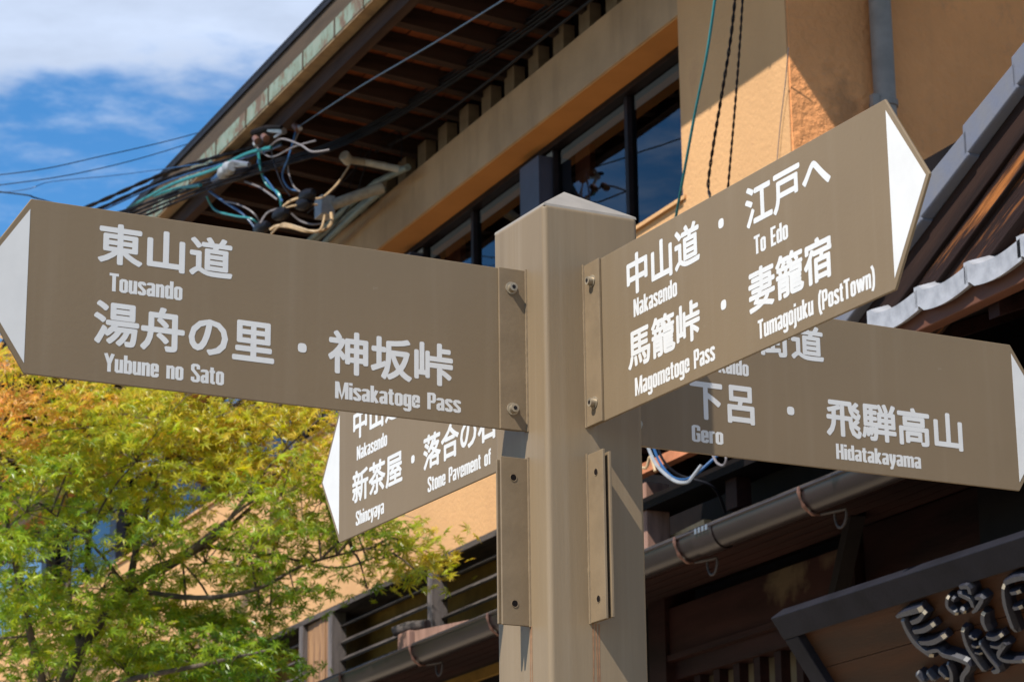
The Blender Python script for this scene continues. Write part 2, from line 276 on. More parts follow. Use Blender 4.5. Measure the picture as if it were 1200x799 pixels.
# ------------------------------------------------------------------ lettering
class Pen:
    pass
l_, r_, a_, b_, T_ = .07, .27, .06, .68, 1.0
def rr(x0, y0, x1, y1, c=.05):
    return [(x0+c, y0), (x1-c, y0), (x1, y0+c), (x1, y1-c), (x1-c, y1), (x0+c, y1), (x0, y1-c), (x0, y0+c)]
G = {  # glyph: (width, [(closed, points)])
 'o': (.34, [(1, rr(l_, a_, r_, b_))]),
 'a': (.34, [(0, [(l_, .60), (l_, b_-.03), (l_+.04, b_), (r_-.04, b_), (r_, b_-.04), (r_, 0)]), (0, [(r_, .40), (l_+.05, .37), (l_, .31), (l_, a_+.04), (l_+.04, a_), (r_, a_+.06)])]),
 'u': (.34, [(0, [(l_, .74), (l_, a_+.04), (l_+.04, a_), (r_, a_+.05)]), (0, [(r_, .74), (r_, 0)])]),
 'n': (.34, [(0, [(l_, 0), (l_, .74)]), (0, [(l_, b_-.05), (r_-.04, b_), (r_, b_-.04), (r_, 0)])]),
 'h': (.34, [(0, [(l_, 0), (l_, T_)]), (0, [(l_, b_-.05), (r_-.04, b_), (r_, b_-.04), (r_, 0)])]),
 'm': (.54, [(0, [(l_, 0), (l_, .74)]), (0, [(l_, b_-.05), (.23, b_), (.27, b_-.04), (.27, 0)]), (0, [(.27, b_-.05), (.43, b_), (.47, b_-.04), (.47, 0)])]),
 'r': (.25, [(0, [(l_, 0), (l_, .74)]), (0, [(l_, b_-.09), (.15, b_), (.24, b_)])]),
 'i': (.14, [(0, [(l_, 0), (l_, .74)]), (0, [(l_, .84), (l_, 1.0)])]),
 'j': (.17, [(0, [(.09, .74), (.09, -.16), (.04, -.2), (-.03, -.2)]), (0, [(.09, .84), (.09, 1.0)])]),
 'l': (.14, [(0, [(l_, 0), (l_, T_)])]),
 'd': (.34, [(0, [(r_, T_), (r_, 0)]), (0, [(r_, b_-.05), (l_+.04, b_), (l_, b_-.04), (l_, a_+.04), (l_+.04, a_), (r_, a_+.05)])]),
 'b': (.34, [(0, [(l_, T_), (l_, 0)]), (0, [(l_, b_-.05), (r_-.04, b_), (r_, b_-.04), (r_, a_+.04), (r_-.04, a_), (l_, a_+.05)])]),
 'g': (.34, [(0, [(r_, .74), (r_, -.15), (r_-.04, -.2), (l_+.03, -.2), (l_, -.16), (l_, -.1)]), (0, [(r_, b_-.05), (l_+.04, b_), (l_, b_-.04), (l_, a_+.06), (l_+.04, a_+.02), (r_, a_+.07)])]),
 'y': (.34, [(0, [(l_, .74), (l_+.02, .3), (.17, .02)]), (0, [(r_, .74), (r_-.02, .3), (.17, .02), (.12, -.18), (.03, -.2)])]),
 'k': (.35, [(0, [(l_, 0), (l_, T_)]), (0, [(.27, .74), (.13, .36), (.29, 0)])]),
 's': (.33, [(0, [(.26, .55), (.26, b_-.04), (.22, b_), (.11, b_), (l_, b_-.04), (l_, .50), (.26, .26), (.26, a_+.04), (.22, a_), (.11, a_), (l_, a_+.04), (l_, .2)])]),
 'e': (.34, [(0, [(l_, .37), (r_, .37), (r_, b_-.04), (r_-.04, b_), (l_+.04, b_), (l_, b_-.04), (l_, a_+.04), (l_+.04, a_), (r_-.04, a_), (r_, a_+.04), (r_, .22)])]),
 'c': (.33, [(0, [(.26, .5), (.26, b_-.04), (.22, b_), (.11, b_), (l_, b_-.04), (l_, a_+.04), (.11, a_), (.22, a_), (.26, a_+.04), (.26, .24)])]),
 't': (.25, [(0, [(.11, .92), (.11, a_+.03), (.15, a_), (.24, a_)]), (0, [(0, b_), (.24, b_)])]),
 'f': (.25, [(0, [(.11, 0), (.11, .9), (.15, .94), (.25, .94)]), (0, [(0, b_), (.24, b_)])]),
 'v': (.34, [(0, [(.05, .74), (.17, .03), (.29, .74)])]),
 'w': (.54, [(0, [(.05, .74), (.16, .04)]), (0, [(.16, .04), (.27, .7)]), (0, [(.27, .7), (.38, .04)]), (0, [(.38, .04), (.49, .74)])]),
 'T': (.38, [(0, [(.19, 0), (.19, .9)]), (0, [(0, .935), (.38, .935)])]),
 'Y': (.40, [(0, [(.05, 1), (.20, .45), (.20, 0)]), (0, [(.35, 1), (.20, .45)])]),
 'S': (.38, [(0, [(.31, .72), (.31, .89), (.26, .94), (.12, .94), (l_, .89), (l_, .68), (.31, .34), (.31, .11), (.26, .06), (.12, .06), (l_, .11), (l_, .28)])]),
 'M': (.56, [(0, [(l_, 0), (l_, 1)]), (0, [(.49, 0), (.49, 1)]), (0, [(.10, .97), (.28, .06), (.46, .97)])]),
 'P': (.37, [(0, [(l_, 0), (l_, 1)]), (0, [(l_, .94), (.26, .94), (.30, .89), (.30, .54), (.26, .47), (l_, .47)])]),
 'N': (.42, [(0, [(l_, 0), (l_, 1)]), (0, [(.35, 0), (.35, 1)]), (0, [(.09, .97), (.33, .03)])]),
 'E': (.33, [(0, [(.32, .94), (l_, .94), (l_, .06), (.32, .06)]), (0, [(l_, .5), (.29, .5)])]),
 'G': (.38, [(0, [(.31, .68), (.31, .89), (.26, .94), (.12, .94), (l_, .89), (l_, .11), (.12, .06), (.26, .06), (.31, .11), (.31, .46), (.20, .46)])]),
 'H': (.38, [(0, [(l_, 0), (l_, 1)]), (0, [(.31, 0), (.31, 1)]), (0, [(l_, .5), (.31, .5)])]),
 'K': (.38, [(0, [(l_, 0), (l_, 1)]), (0, [(.32, 1), (.13, .5), (.34, 0)])]),
 'O': (.38, [(1, rr(l_, .06, .31, .94))]),
 '(': (.22, [(0, [(.19, 1.08), (.10, .85), (.07, .45), (.10, .05), (.19, -.18)])]),
 ')': (.22, [(0, [(.03, 1.08), (.12, .85), (.15, .45), (.12, .05), (.03, -.18)])]),
 ' ': (.26, []),
}
def stroke(pts, closed, w, z):
    P = [Vector((p[0], p[1])) for p in pts]; n = len(P); Lf, Rg = [], []
    for i in range(n):
        pr = P[i-1] if (closed or i > 0) else None; nx = P[(i+1) % n] if (closed or i < n-1) else None
        d1 = (P[i]-pr).normalized() if pr is not None else None; d2 = (nx-P[i]).normalized() if nx is not None else None
        if d1 is None: d1 = d2
        if d2 is None: d2 = d1
        na = Vector((-d1.y, d1.x)); nb = Vector((-d2.y, d2.x)); mm = (na+nb)
        mm = mm.normalized() if mm.length > 1e-4 else na; k = min(1/max(mm.dot(na), .3), 1.8)
        ww = w/2
        Lf.append(P[i]+mm*ww*k); Rg.append(P[i]-mm*ww*k)
    vs = [(p.x, p.y, z) for p in Lf]+[(p.x, p.y, z) for p in Rg]
    fs = [(i, (i+1) % n, n+(i+1) % n, n+i) for i in range(n if closed else n-1)]
    return vs, fs
def latin(text, width, height):
    """heavy condensed lettering as flat vinyl; returns verts (x, y) with cap height = height and total width = width"""
    x = 0; V = []; Fc = []; k = 0
    for ch in text:
        g = G[ch]
        for closed, pts in g[1]:
            k += 1
            vs, fs = stroke([(x+p[0], p[1]) for p in pts], closed, .150, (k % 5)*.00004)
            o = len(V); V += vs; Fc += [[i+o for i in f] for f in fs]
        x += g[0]+.035
    x -= .035
    return [(p[0]*width/x, p[1]*height, p[2]*.5+.0001) for p in V], Fc
def cjk(text, offset=.028, extrude=.0, size=1.):
    off_ = offset; offset = 0
    cu = bpy.data.curves.new('t', 'FONT'); cu.body = text; cu.size = size; cu.offset = offset; cu.extrude = extrude; cu.resolution_u = 3
    cu.fill_mode = 'BOTH' if extrude else 'FRONT'
    ob = bpy.data.objects.new('t', cu); C.objects.link(ob)
    bpy.context.view_layer.update(); dg = bpy.context.evaluated_depsgraph_get()
    me = bpy.data.meshes.new_from_object(ob.evaluated_get(dg)); bpy.data.objects.remove(ob)
    V0 = [tuple(v.co) for v in me.vertices]; F0 = [list(p.vertices) for p in me.polygons]
    # heavier weight: the same outline laid down in a tight ring of shifted passes
    V, Fc = [], []; sh = [(0, 0)]+[(math.cos(k*math.pi/4), math.sin(k*math.pi/4)) for k in range(8)]
    if extrude: sh = [(math.cos(k*math.pi/2+.785), math.sin(k*math.pi/2+.785)) for k in range(4)]
    for k, (a, b) in enumerate(sh):
        o = len(V); V += [(p[0]+a*off_, p[1]+b*off_, p[2]+k*(.0007 if not extrude else .001)) for p in V0]; Fc += [[i+o for i in f] for f in F0]
    return V, Fc
def dotmesh(s):
    n = 16; V = []
    for i in range(n):
        t = 2*math.pi*i/n; c_, s_ = math.cos(t), math.sin(t); k = 1/(abs(c_)**3.2+abs(s_)**3.2)**(1/3.2); V.append((c_*k*s/2, s_*k*s/2, .0003))
    return V, [list(range(n))]

# ------------------------------------------------------------------ signpost
PX, PY, YAW, PW = .100246, 4.565087, .4868297, .19674
ZT = 1.53274+EYE; ZS = ZT-.10966
post_root = bpy.data.objects.new('direction_signpost', None); C.objects.link(post_root); post_root['base'] = (0, 0, 0)
post_root.location = (PX, PY, 0); post_root.rotation_euler = (0, 0, YAW)
tag(post_root, 'taupe square metal signpost with four arrow boards, in front of the orange house', 'signpost')
h = PW/2
pm = MB().box((-h, -h, 0), (h, h, ZT)).build('post', m_post, post_root, bevel=.009)
cp = MB(); e = h-.0015
cp.add([(-e, -e, ZT-.004), (e, -e, ZT-.004), (e, e, ZT-.004), (-e, e, ZT-.004), (-e+.001, -e+.001, ZT+.001), (e-.001, -e+.001, ZT+.001), (e-.001, e-.001, ZT+.001), (-e+.001, e-.001, ZT+.001), (0, 0, ZT+.066)],
       [(3, 2, 1, 0), (0, 1, 5, 4), (1, 2, 6, 5), (2, 3, 7, 6), (3, 0, 4, 7), (4, 5, 8), (5, 6, 8), (6, 7, 8), (7, 4, 8)]).build('post_cap', m_cap, post_root)
# directions in the post's own frame: front-left -X, front-right -Y, back-right +X, back-left +Y
def frame(dirn):
    # returns (outward vector, facing normal, reading direction)
    return {'L': (Vector((-1, 0, 0)), Vector((0, -1, 0)), 1), 'BR': (Vector((1, 0, 0)), Vector((0, -1, 0)), 0),
            'R': (Vector((0, -1, 0)), Vector((-1, 0, 0)), 0), 'BL': (Vector((0, 1, 0)), Vector((-1, 0, 0)), 1)}[dirn]
Zv = Vector((0, 0, 1))
OFF = {'L': .0215, 'R': .0105, 'BR': .0145, 'BL': .0025}
def socket_head(mb, p, n):
    n = n.normalized(); mb.tube([p, p+n*.0095], .0085, 14); mb.tube([p+n*.0095, p+n*.0098], .0045, 6)
rnd = random.Random(4)
def bracket(dirn, ztop, mounted):
    d, n, _ = frame(dirn); off = OFF[dirn]; g = bpy.data.objects.new('bracket', None)
    base = d*h+n*off+Zv*(ztop-.3)
    root_mesh = MB()
    def plate(o, out, zt, zb):   # plate centre offset o from sign plane
        mb = MB(); a = d*(h-.002)+n*(off+o-.0025); b = d*(h+out)+n*(off+o+.0025)
        mb.box(tuple(a+Zv*zb), tuple(b+Zv*zt)); return mb
    B = plate(.0052, .0555, ztop, ztop-.3).build('bracket', m_bracket, post_root, bevel=.0009)
    if not mounted: B['label'] = 'empty bracket of two drilled flanges with no board between them'
    plate(-.0062, .0575 if not mounted else .05, ztop-(.004 if not mounted else .0), ztop-.297).build('rear_flange', m_bracket, B, bevel=.0009)
    for zz_ in (ztop-.037, ztop-.262):
        p = d*(h+.031)+n*(off+.0077)+Zv*zz_
        if mounted:
            mb = MB(); mb.tube([p, p+n*.0018], .0115, 16); mb.tube([p+n*.0018, p+n*.011], .0078, 16)
            bo = mb.build('bolt', m_bolt, B, smooth=True)
            mb = MB(); mb.tube([p+n*.0111, p+n*.0114], .0040, 6); mb.build('bolt_socket', m_roof, B)
        else:
            mb = MB(); mb.tube([p+n*.0002, p+n*.0005], .0058, 14); mb.build('bolt_hole', m_black, B)
            mb = MB(); ring = [p+n*.0004+(d*math.cos(t*math.pi/8)+Zv*math.sin(t*math.pi/8))*.0064 for t in range(17)]
            mb.tube(ring, .0006, 4).build('hole_rim', m_bracket, B)
    # weld bead along the face
    mb = MB(); pts = []; rs = []
    for i in range(61):
        t = i/60; pts.append(d*(h+.001)+n*(off+.0082+rnd.uniform(-.0002, .0003))+Zv*(ztop+.002-t*.303)); rs.append(.0023+rnd.uniform(-.0001, .0002)+(.0006 if rnd.random() < .08 else 0))
    mb.tube(pts, rs, 6); mb.build('weld_bead', m_bracket, B, smooth=True)
    return B
for dd in ('L', 'R', 'BR', 'BL'):
    bracket(dd, ZS, True)
for dd in ('L', 'R'): bracket(dd, ZS-.35, False)
def rust(dirn, x, l, w=.0035):
    d, n, _ = frame(dirn); side = n; mb = MB(); z0 = ZS-.65
    a = d*(h+.0004)+n*x; pts = []
    k = 12
    for i in range(k): 
        t = i/(k-1); pts.append(a+Zv*(z0-t*l)+n*(.0012*math.sin(t*7+x*300)))
    vs = []; 
    for i, p in enumerate(pts):
        ww = w*(1-.75*i/(k-1)); vs += [p-n*ww/2, p+n*ww/2]
    mb.add(vs, [(2*i, 2*i+1, 2*i+3, 2*i+2) for i in range(k-1)]); mb.build('rust_streak', m_rust, post_root)
for dd, x in (('L', .026), ('L', .0335), ('R', .006), ('R', .014), ('R', .0005)): rust(dd, x, .34)

HS, TIPL = .30, .0983
def put(V, Fc, d, n, s, z, sgn, flat=0):
    """place 2D art on the sign: art x -> reading direction"""
    rd = -d if sgn else d
    return [rd*p[0]+Zv*p[1]+n*(p[2]+flat) for p in V]
def sign(dirn, length, label, lines):
    d, n, rev = frame(dirn); off = OFF[dirn]; t = .0024; s0 = h+.014
    poly = [(s0, 0), (length, 0), (length+TIPL, HS/2), (length, HS), (s0, HS)]
    P = [d*s+Zv*(ZS-v)+n*(off-t) for s, v in poly]
    o = MB().prism(P, n, 2*t).build('arrow_board', m_paint, post_root, bevel=.0012); o['label'] = label
    face = off+t+.0001
    tri = [(length+.001, .0185), (length+TIPL-.0085, HS/2), (length+.001, HS-.0175)]
    T = [d*s+Zv*(ZS-v)+n*face for s, v in tri]; MB().prism(T, n, .0003).build('arrow_mark', m_letter, o)
    for kind, txt, sa, sb, va, vb in lines:
        if kind == 'j':      # Japanese line: fits box sa..sb (outward distance), va..vb down
            V, Fc = cjk(txt, .027)
            x0 = min(p[0] for p in V); x1 = max(p[0] for p in V); y0 = min(p[1] for p in V); y1 = max(p[1] for p in V)
            w_ = abs(sb-sa); V = [((p[0]-x0)/(x1-x0)*w_, (p[1]-y0)/(y1-y0)*(vb-va), .0001+p[2]*.03) for p in V]; zb = vb
        elif kind == 'l':
            V, Fc = latin(txt, abs(sb-sa), vb-va); zb = vb
        else:
            V, Fc = dotmesh(.0165); sb = sa; zb = va
        org = d*sa+Zv*(ZS-zb)
        vs = [p+org+n*face for p in put(V, Fc, d, n, sa, zb, rev)]
        lo = MB().add(vs, Fc).build('lettering' if kind != 'd' else 'middle_dot', m_letter, o); 
        if kind != 'd': lo['label'] = 'white lettering reading '+txt
sign('L', 1.0233, 'arrow board pointing left, nearest on the left, with the Yubune no Sato lettering', [
    ('j', '東山道', .906, .665, .022, .094), ('l', 'Tousando', .884, .755, .110, .141), ('j', '湯舟の里', .909, .586, .158, .235),
    ('l', 'Yubune no Sato', .888, .677, .249, .280), ('d', '', .5345, 0, .197, 0), ('j', '神坂峠', .486, .245, .157, .235), ('l', 'Misakatoge Pass', .472, .230, .249, .279)])
sign('R', 1.0185, 'arrow board pointing right, nearest on the right, with the To Edo lettering', [
    ('j', '中山道', .243, .485, .025, .100), ('l', 'Nakasendo', .264, .409, .108, .140), ('d', '', .5535, 0, .056, 0), ('j', '馬籠峠', .241, .478, .160, .232),
    ('l', 'Magometoge Pass', .262, .521, .249, .281), ('d', '', .5525, 0, .196, 0), ('j', '江戸へ', .627, .870, .021, .092), ('l', 'To Edo', .649, .747, .108, .139),
    ('j', '妻籠宿', .628, .863, .161, .234), ('l', 'Tumagojuku (PostTown)', .651, .971, .250, .281)])
sign('BR', 1.0101, 'arrow board pointing right, farther behind, with the Gero lettering', [
    ('j', '飛騨街道', .248, .556, .022, .093), ('l', 'Hida Kaido', .250, .382, .109, .139), ('j', '下呂', .250, .392, .160, .234), ('l', 'Gero', .252, .320, .247, .278),
    ('d', '', .4735, 0, .196, 0), ('j', '飛騨高山', .554, .877, .159, .235), ('l', 'Hidatakayama', .574, .772, .249, .279)])
sign('BL', 1.0056, 'arrow board pointing left, farther behind the post, with the Stone Pavement lettering', [
    ('j', '中山道', .935, .694, .022, .093), ('l', 'Nakasendo', .916, .764, .109, .139), ('j', '新茶屋', .938, .690, .161, .232), ('d', '', .640, 0, .196, 0),
    ('j', '落合の石畳', .592, .190, .161, .232), ('l', 'Stone Pavement of', .572, .296, .249, .279), ('l', 'Shincyaya', .919, .779, .250, .280)])

# ------------------------------------------------------------------ the orange house
A = 5.0
house = root('orange_house', (A, 13, 0), 'two storey orange plastered house with deep dark wooden eaves behind the signpost', 'house')
U1 = 23.0
MB().box((A-.008, 8.24, 3.52), (A+.25, 9.128, 6.46)).build('wall', m_wallA, house)
w2 = MB().box((A, 9.128, 3.52), (A+.22, U1, 5.205)).build('wall', m_wallA, house)
MB().box((A, 8.232, 3.2), (11.5, 8.42, 8.0)).build('gable_wall', m_wallB, house)['label'] = 'rough orange plaster wall facing the camera'
MB().box((A+.9, 8.45, 3.0), (A+1.0, U1, 6.5)).build('inner_wall', m_black, house)
MB().box((A, 9.13, 6.042), (A+.2, U1, 6.320)).build('beam', [m_beam], house, bevel=.006)
MB().box((A+.006, 9.13, 6.034), (A+.2, U1, 6.0405)).build('beam_soffit', m_soffit, house)
MB().box((A-.018, 9.10, 5.19), (A+.2, U1, 5.207)).build('window_sill', m_wallA, house)
# frieze under the eave: dark slot with short tan blocks
MB().box((A+.13, 8.3, 6.3205), (A+.16, U1, 6.60)).build('frieze_board', m_black, house)
fb = MB().box((A+.06, 0, 6.3205), (A+.12, .115, 6.50)).build('frieze_block', m_block, house)
u = 8.4; first = True
while u < U1:
    if first: fb.location = fb.location+Vector((0, u, 0)); first = False; base_l = fb.location.copy()
    else: place(fb, base_l+Vector((0, u-8.4, 0)), house)
    u += .285
# eave
VE = A-.795
MB().box((VE-.012, 6.3, 6.818), (VE+.03, U1, 6.846)).build('roof_edge', m_roof, house)
MB().box((VE, 6.3, 6.7035), (VE+.02, U1, 6.8175)).build('eave_fascia', m_fascia, house)
MB().box((VE-.008, 6.3, 6.611), (VE+.02, U1, 6.703)).build('eave_gutter', m_pat, house)['label'] = 'patina green box gutter along the upper eave'
MB().box((VE-.004, 6.3, 6.600), (VE+.064, U1, 6.6105)).build('eave_gutter_base', m_tanmetal, house)
js = MB().box((VE-.012, 0, 6.603), (VE+.062, .014, 6.705)).build('gutter_seam', m_fascia, house); bl = js.location.copy()
u = 8.0; k = 0
while u < U1:
    l2 = bl+Vector((0, u+.05*math.sin(k*2.3), 0))
    if k == 0: js.location = l2
    else: place(js, l2, house)
    u += .46; k += 1
MB().box((4.285, 6.3, 6.512), (4.338, U1, 6.68)).build('purlin', m_purlin, house)
rf = MB().prism([(4.339, 0, 6.530), (A+.125, 0, 6.462), (A+.125, 0, 6.552), (4.339, 0, 6.62)], (0, 1, 0), .062).build('rafter', m_rafter, house); bl = rf.location.copy()
u = 6.5; k = 0
while u < U1:
    l2 = bl+Vector((0, u+math.sin(k*3.1)*.006, 0))
    if k == 0: rf.location = l2
    else: place(rf, l2, house)
    u += .303; k += 1
nb = 6
for i in range(nb):
    v0 = 4.22+i*(A+.12-4.22)/nb; v1 = 4.22+(i+1)*(A+.12-4.22)/nb-.006; za = 6.632-(v0-4.22)*.085+(i % 2)*.003
    MB().prism([(v0, 6.3, za), (v1, 6.3, za-.011), (v1, 6.3, za+.005), (v0, 6.3, za+.016)], (0, 1, 0), U1-6.3).build('soffit_board', m_board, house)
# roof above
MB().prism([(VE-.014, 6.25, 6.847), (VE-.014, 6.25, 6.862), (9.4, 6.25, 9.1), (9.4, 6.25, 9.0)], (0, 1, 0), U1-6.2).build('roof', m_roof, house)
# windows
VW = A+.2
def pane_set(u0, u1):
    fr = MB()
    z0, z1 = 5.208, 6.03
    fr.box((VW-.02, u0, z0), (VW+.02, u0+.016, z1)); fr.box((VW-.02, u1-.016, z0), (VW+.02, u1, z1))
    fr.box((VW-.02, u0+.0165, z0), (VW+.02, u1-.0165, z0+.025)); fr.box((VW-.02, u0+.0165, z1-.025), (VW+.02, u1-.0165, z1))
    w = fr.build('window', m_dark, house)
    g = MB().add([(VW+.004, u0+.01, z0+.02), (VW+.004, u1-.01, z0+.02), (VW+.004, u1-.01, z1-.02), (VW+.004, u0+.01, z1-.02)], [(0, 1, 2, 3)]).build('pane', m_glass, w)
    if g.data.polygons[0].normal.x > 0: g.data.flip_normals()
for a, b in ((9.13, 10.0), (10.0, 10.79), (11.05, 11.77), (11.77, 12.44), (12.62, 13.45), (13.45, 14.25), (14.45, 15.3), (15.3, 16.1), (16.3, 17.2), (17.2, 18.1), (18.3, 19.2), (19.2, 20.1), (20.3, 21.4), (21.4, 22.4)):
    pane_set(a, b)
MB().box((VW-.045, 9.13, 6.002), (VW-.021, U1, 6.033)).build('window_head', m_dark, house)
for a, b in ((10.81, 11.03), (12.46, 12.6), (14.27, 14.43), (16.12, 16.28), (18.12, 18.28), (20.12, 20.28)):
    MB().box((VW-.085, a, 5.207), (VW-.001, b, 5.98)).build('window_pillar', m_pillar, house)
# curtain-like interior panels that show brown behind the glass
for a, b in ((10.62, 10.78), (12.2, 12.4)):
    MB().box((VW+.10, a, 5.2), (VW+.13, b, 6.0)).build('inner_jamb', m_board, house)
# drain pipe on the gable wall
dp = MB().tube([(5.405, 8.185, 8.0), (5.405, 8.185, 4.2)], .045, 20).build('drain_pipe', m_drain, house, smooth=True)
mb = MB(); mb.tube([(5.405, 8.185, 5.335), (5.405, 8.185, 5.36)], .052, 20); mb.box((5.36, 8.185, 5.337), (5.378, 8.235, 5.358)); mb.box((5.33, 8.155, 5.322), (5.362, 8.18, 5.372))
mb.build('pipe_clamp', m_drain, dp, smooth=False)
# lattice band above the lower eave
rail = MB().box((4.70, 9.6, 3.985), (A, U1, 4.012)).build('lattice_rail', m_greywood, house)
MB().box((4.93, 9.6, 3.45), (4.96, U1, 3.985)).build('lattice_backing', m_mustard, house)
LP = [9.7, 10.15, 11.21, 12.0+.55, 12.99, 14.2, 15.4, 16.6, 17.8, 19, 20.2]
for uu in LP: MB().box((4.70, uu-.028, 3.5), (4.78, uu+.028, 3.984)).build('lattice_post', m_postwood, house)
rnd = random.Random(9)
for a, b in zip(LP[:-1], LP[1:]):
    if abs(a-12.55) < .01:
        n = 4
        for i in range(n):
            c0 = a+.03+(b-a-.06)*i/n; c1 = a+.03+(b-a-.06)*(i+1)/n-.006
            MB().box((4.722+rnd.uniform(-.004, .004), c0, 3.5), (4.74, c1, 3.982)).build('cedar_plank', m_cedar, house)
        continue
    for zc in (3.925, 3.835, 3.745, 3.655, 3.57):
        p = [(4.745, zc-.012), (4.752, zc-.020), (4.79, zc+.008), (4.785, zc+.016)]
        MB().prism([(q[0], a+.03, q[1]+rnd.uniform(-.002, .002)) for q in p], (0, 1, 0), b-a-.06).build('lattice_slat', m_greywood, house)
# lower eave: sheet edge, half-round gutter, hooks
UE0 = 5.0
MB().prism([(4.235, UE0, 3.412), (4.235, UE0, 3.442), (4.93, UE0, 3.56), (4.93, UE0, 3.53)], (0, 1, 0), U1-UE0).build('lower_roof_sheet', m_roof, house)
gm = MB(); gc = (4.20, 3.398); n = 14; vs = []
for uu in (UE0, U1):
    for rr_ in (.052, .048):
        for i in range(n+1):
            t = math.pi+math.pi*i/n; vs.append((gc[0]+rr_*math.cos(t), uu, gc[1]+rr_*1.35*math.sin(t)))
m1 = n+1; fs = []
for k in (0, 1):
    o = k*m1
    for i in range(n): fs.append((o+i, o+i+1, 2*m1+o+i+1, 2*m1+o+i))
for i in range(n): fs.append((i, i+1, m1+i+1, m1+i)); fs.append((2*m1+i, 2*m1+i+1, 3*m1+i+1, 3*m1+i))
fs += [(0, m1, 3*m1, 2*m1), (n, m1+n, 3*m1+n, 2*m1+n)]
gut = MB().add(vs, fs); gut.tube([(gc[0]-.052, UE0, gc[1]+.001), (gc[0]-.052, U1, gc[1]+.001)], .006, 8)
gut = gut.build('rain_gutter', m_brown, house, smooth=True)
def hook(uu):
    pts = [(gc[0]+.058*math.cos(t), uu, gc[1]+.058*1.34*math.sin(t)) for t in [math.pi*(.97+.6*i/9) for i in range(10)]]
    mb = MB().tube(pts, [.005, .008, .005, .004, .0075, .005, .004, .007, .004, .004], 8)
    o = mb.build('gutter_hook', m_copper, gut, smooth=True)
    p2 = [(gc[0]+.02, uu, gc[1]-.075)]+[(gc[0]+.045+.0*i, uu-.075+.035*math.cos(t)-.0, gc[1]-.085+.045*math.sin(t)) for i, t in enumerate([math.pi*(.95+1.1*i/10) for i in range(11)])]
    MB().tube(p2, .0045, 6).build('hook_wire', m_greywood, gut, smooth=True)
for uu in (6.05, 6.879, 7.712, 8.5, 9.29, 10.099, 10.932, 11.75, 12.6): hook(uu)
mb = MB(); mb.tube([(gc[0]+.0, 7.44, 0), (gc[0], 7.6, 0)], .01, 8)
pts = []
col = MB(); vs = []; n2 = 12
for uu in (7.46, 7.6):
    for i in range(n2+1):
        t = math.pi*(.96+1.04*i/n2); vs.append((gc[0]+.0555*math.cos(t), uu, gc[1]+.0555*1.35*math.sin(t)))
col.add(vs, [(i, i+1, n2+1+i+1, n2+1+i) for i in range(n2)]).build('gutter_joint', m_brown, gut, smooth=True)
for du in (7.475, 7.50, 7.525, 7.55):
    MB().box((gc[0]-.061, du, gc[1]-.012), (gc[0]-.055, du+.014, gc[1]+.006)).build('joint_clip', m_silver, gut)
# underside of the lower eave: boards along the street, beams, barred window
for i in range(6):
    v0 = 4.27+i*.093; z0 = 3.395+i*.013
    MB().box((v0, UE0, z0), (v0+.055, 13.5, z0+.03)).build('eave_batten', m_dred, house)
MB().prism([(4.24, UE0, 3.44-.03), (4.24, UE0, 3.411), (4.93, UE0, 3.529), (4.93, UE0, 3.50)], (0, 1, 0), U1-UE0).build('eave_underboard', m_black, house)
m_stained = mat('stained_red_beam', (.030, .011, .008), .7, .3, 3, .001, 30, spec=.13, stretch=(3, .4, 3)); stain(m_stained, (-.05, -.28, .14), (.4, .16, .09), (.22, .17, .09)); stain(m_stained, (-.05, -.62, .17), (.4, .14, .05), (.16, .11, .06))
bm_ = MB().box((4.80, 7.62, 3.225), (4.90, 9.12, 3.415)).build('lower_beam', m_stained, house)
MB().box((4.232, UE0, 3.4425), (4.242, U1, 3.447)).build('drip_edge', m_greywood, house)
MB().box((4.83, 4.2, 3.02), (4.93, 7.60, 3.47)).build('lower_beam', m_dred, house)
MB().box((4.785, 7.60, 3.205), (4.90, 9.0, 3.228)).build('beam_trim', m_dred, house)
MB().box((4.82, 7.2, 3.135), (4.90, 9.06, 3.204)).build('transom', m_dred, house)
MB().box((4.78, 9.0, 0.1), (4.92, 9.14, 3.5)).build('door_pillar', m_dred, house)
MB().bar((4.78, 7.75, 3.16), (4.62, 7.3, 3.46), .05, .07).build('eave_brace', m_black, house)
u = 8.86; br = None
while u > 5.2:
    if br is None: br = MB().box((4.84, u-.025, 2.2), (4.88, u+.022, 3.134)).build('window_bar', m_dred, house); bl = br.location.copy(); u0 = u
    else: place(br, bl+Vector((0, u-u0, 0)), house)
    u -= .155
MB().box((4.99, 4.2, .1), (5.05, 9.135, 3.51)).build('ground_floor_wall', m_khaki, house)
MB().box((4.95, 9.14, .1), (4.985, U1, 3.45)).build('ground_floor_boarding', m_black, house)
# sheet metal cover standing on the gutter edge
mb = MB(); mb.prism([(4.22, 10.30, 3.43), (4.22, 10.43, 3.43), (4.22, 10.43, 3.505), (4.22, 10.30, 3.505)], (1, 0, 0), .16)
cov = mb.build('flashing_block', m_pink, house, bevel=.004)
MB().tube([(4.21, 10.45, 3.52), (4.26, 10.40, 3.535), (4.30, 10.28, 3.53)], [.022, .026, .022], 10).build('flashing_cap', m_greywood, house, smooth=True)
sa = onv(485.6, 738.7, 4.24)
MB().prism([(4.24, 10.28, 3.45), (4.24, 10.28, sa[2]), (4.24, 9.70, 3.452), (4.24, 9.70, 3.447)], (1, 0, 0), .12).build('flashing_strip', m_pink, house)
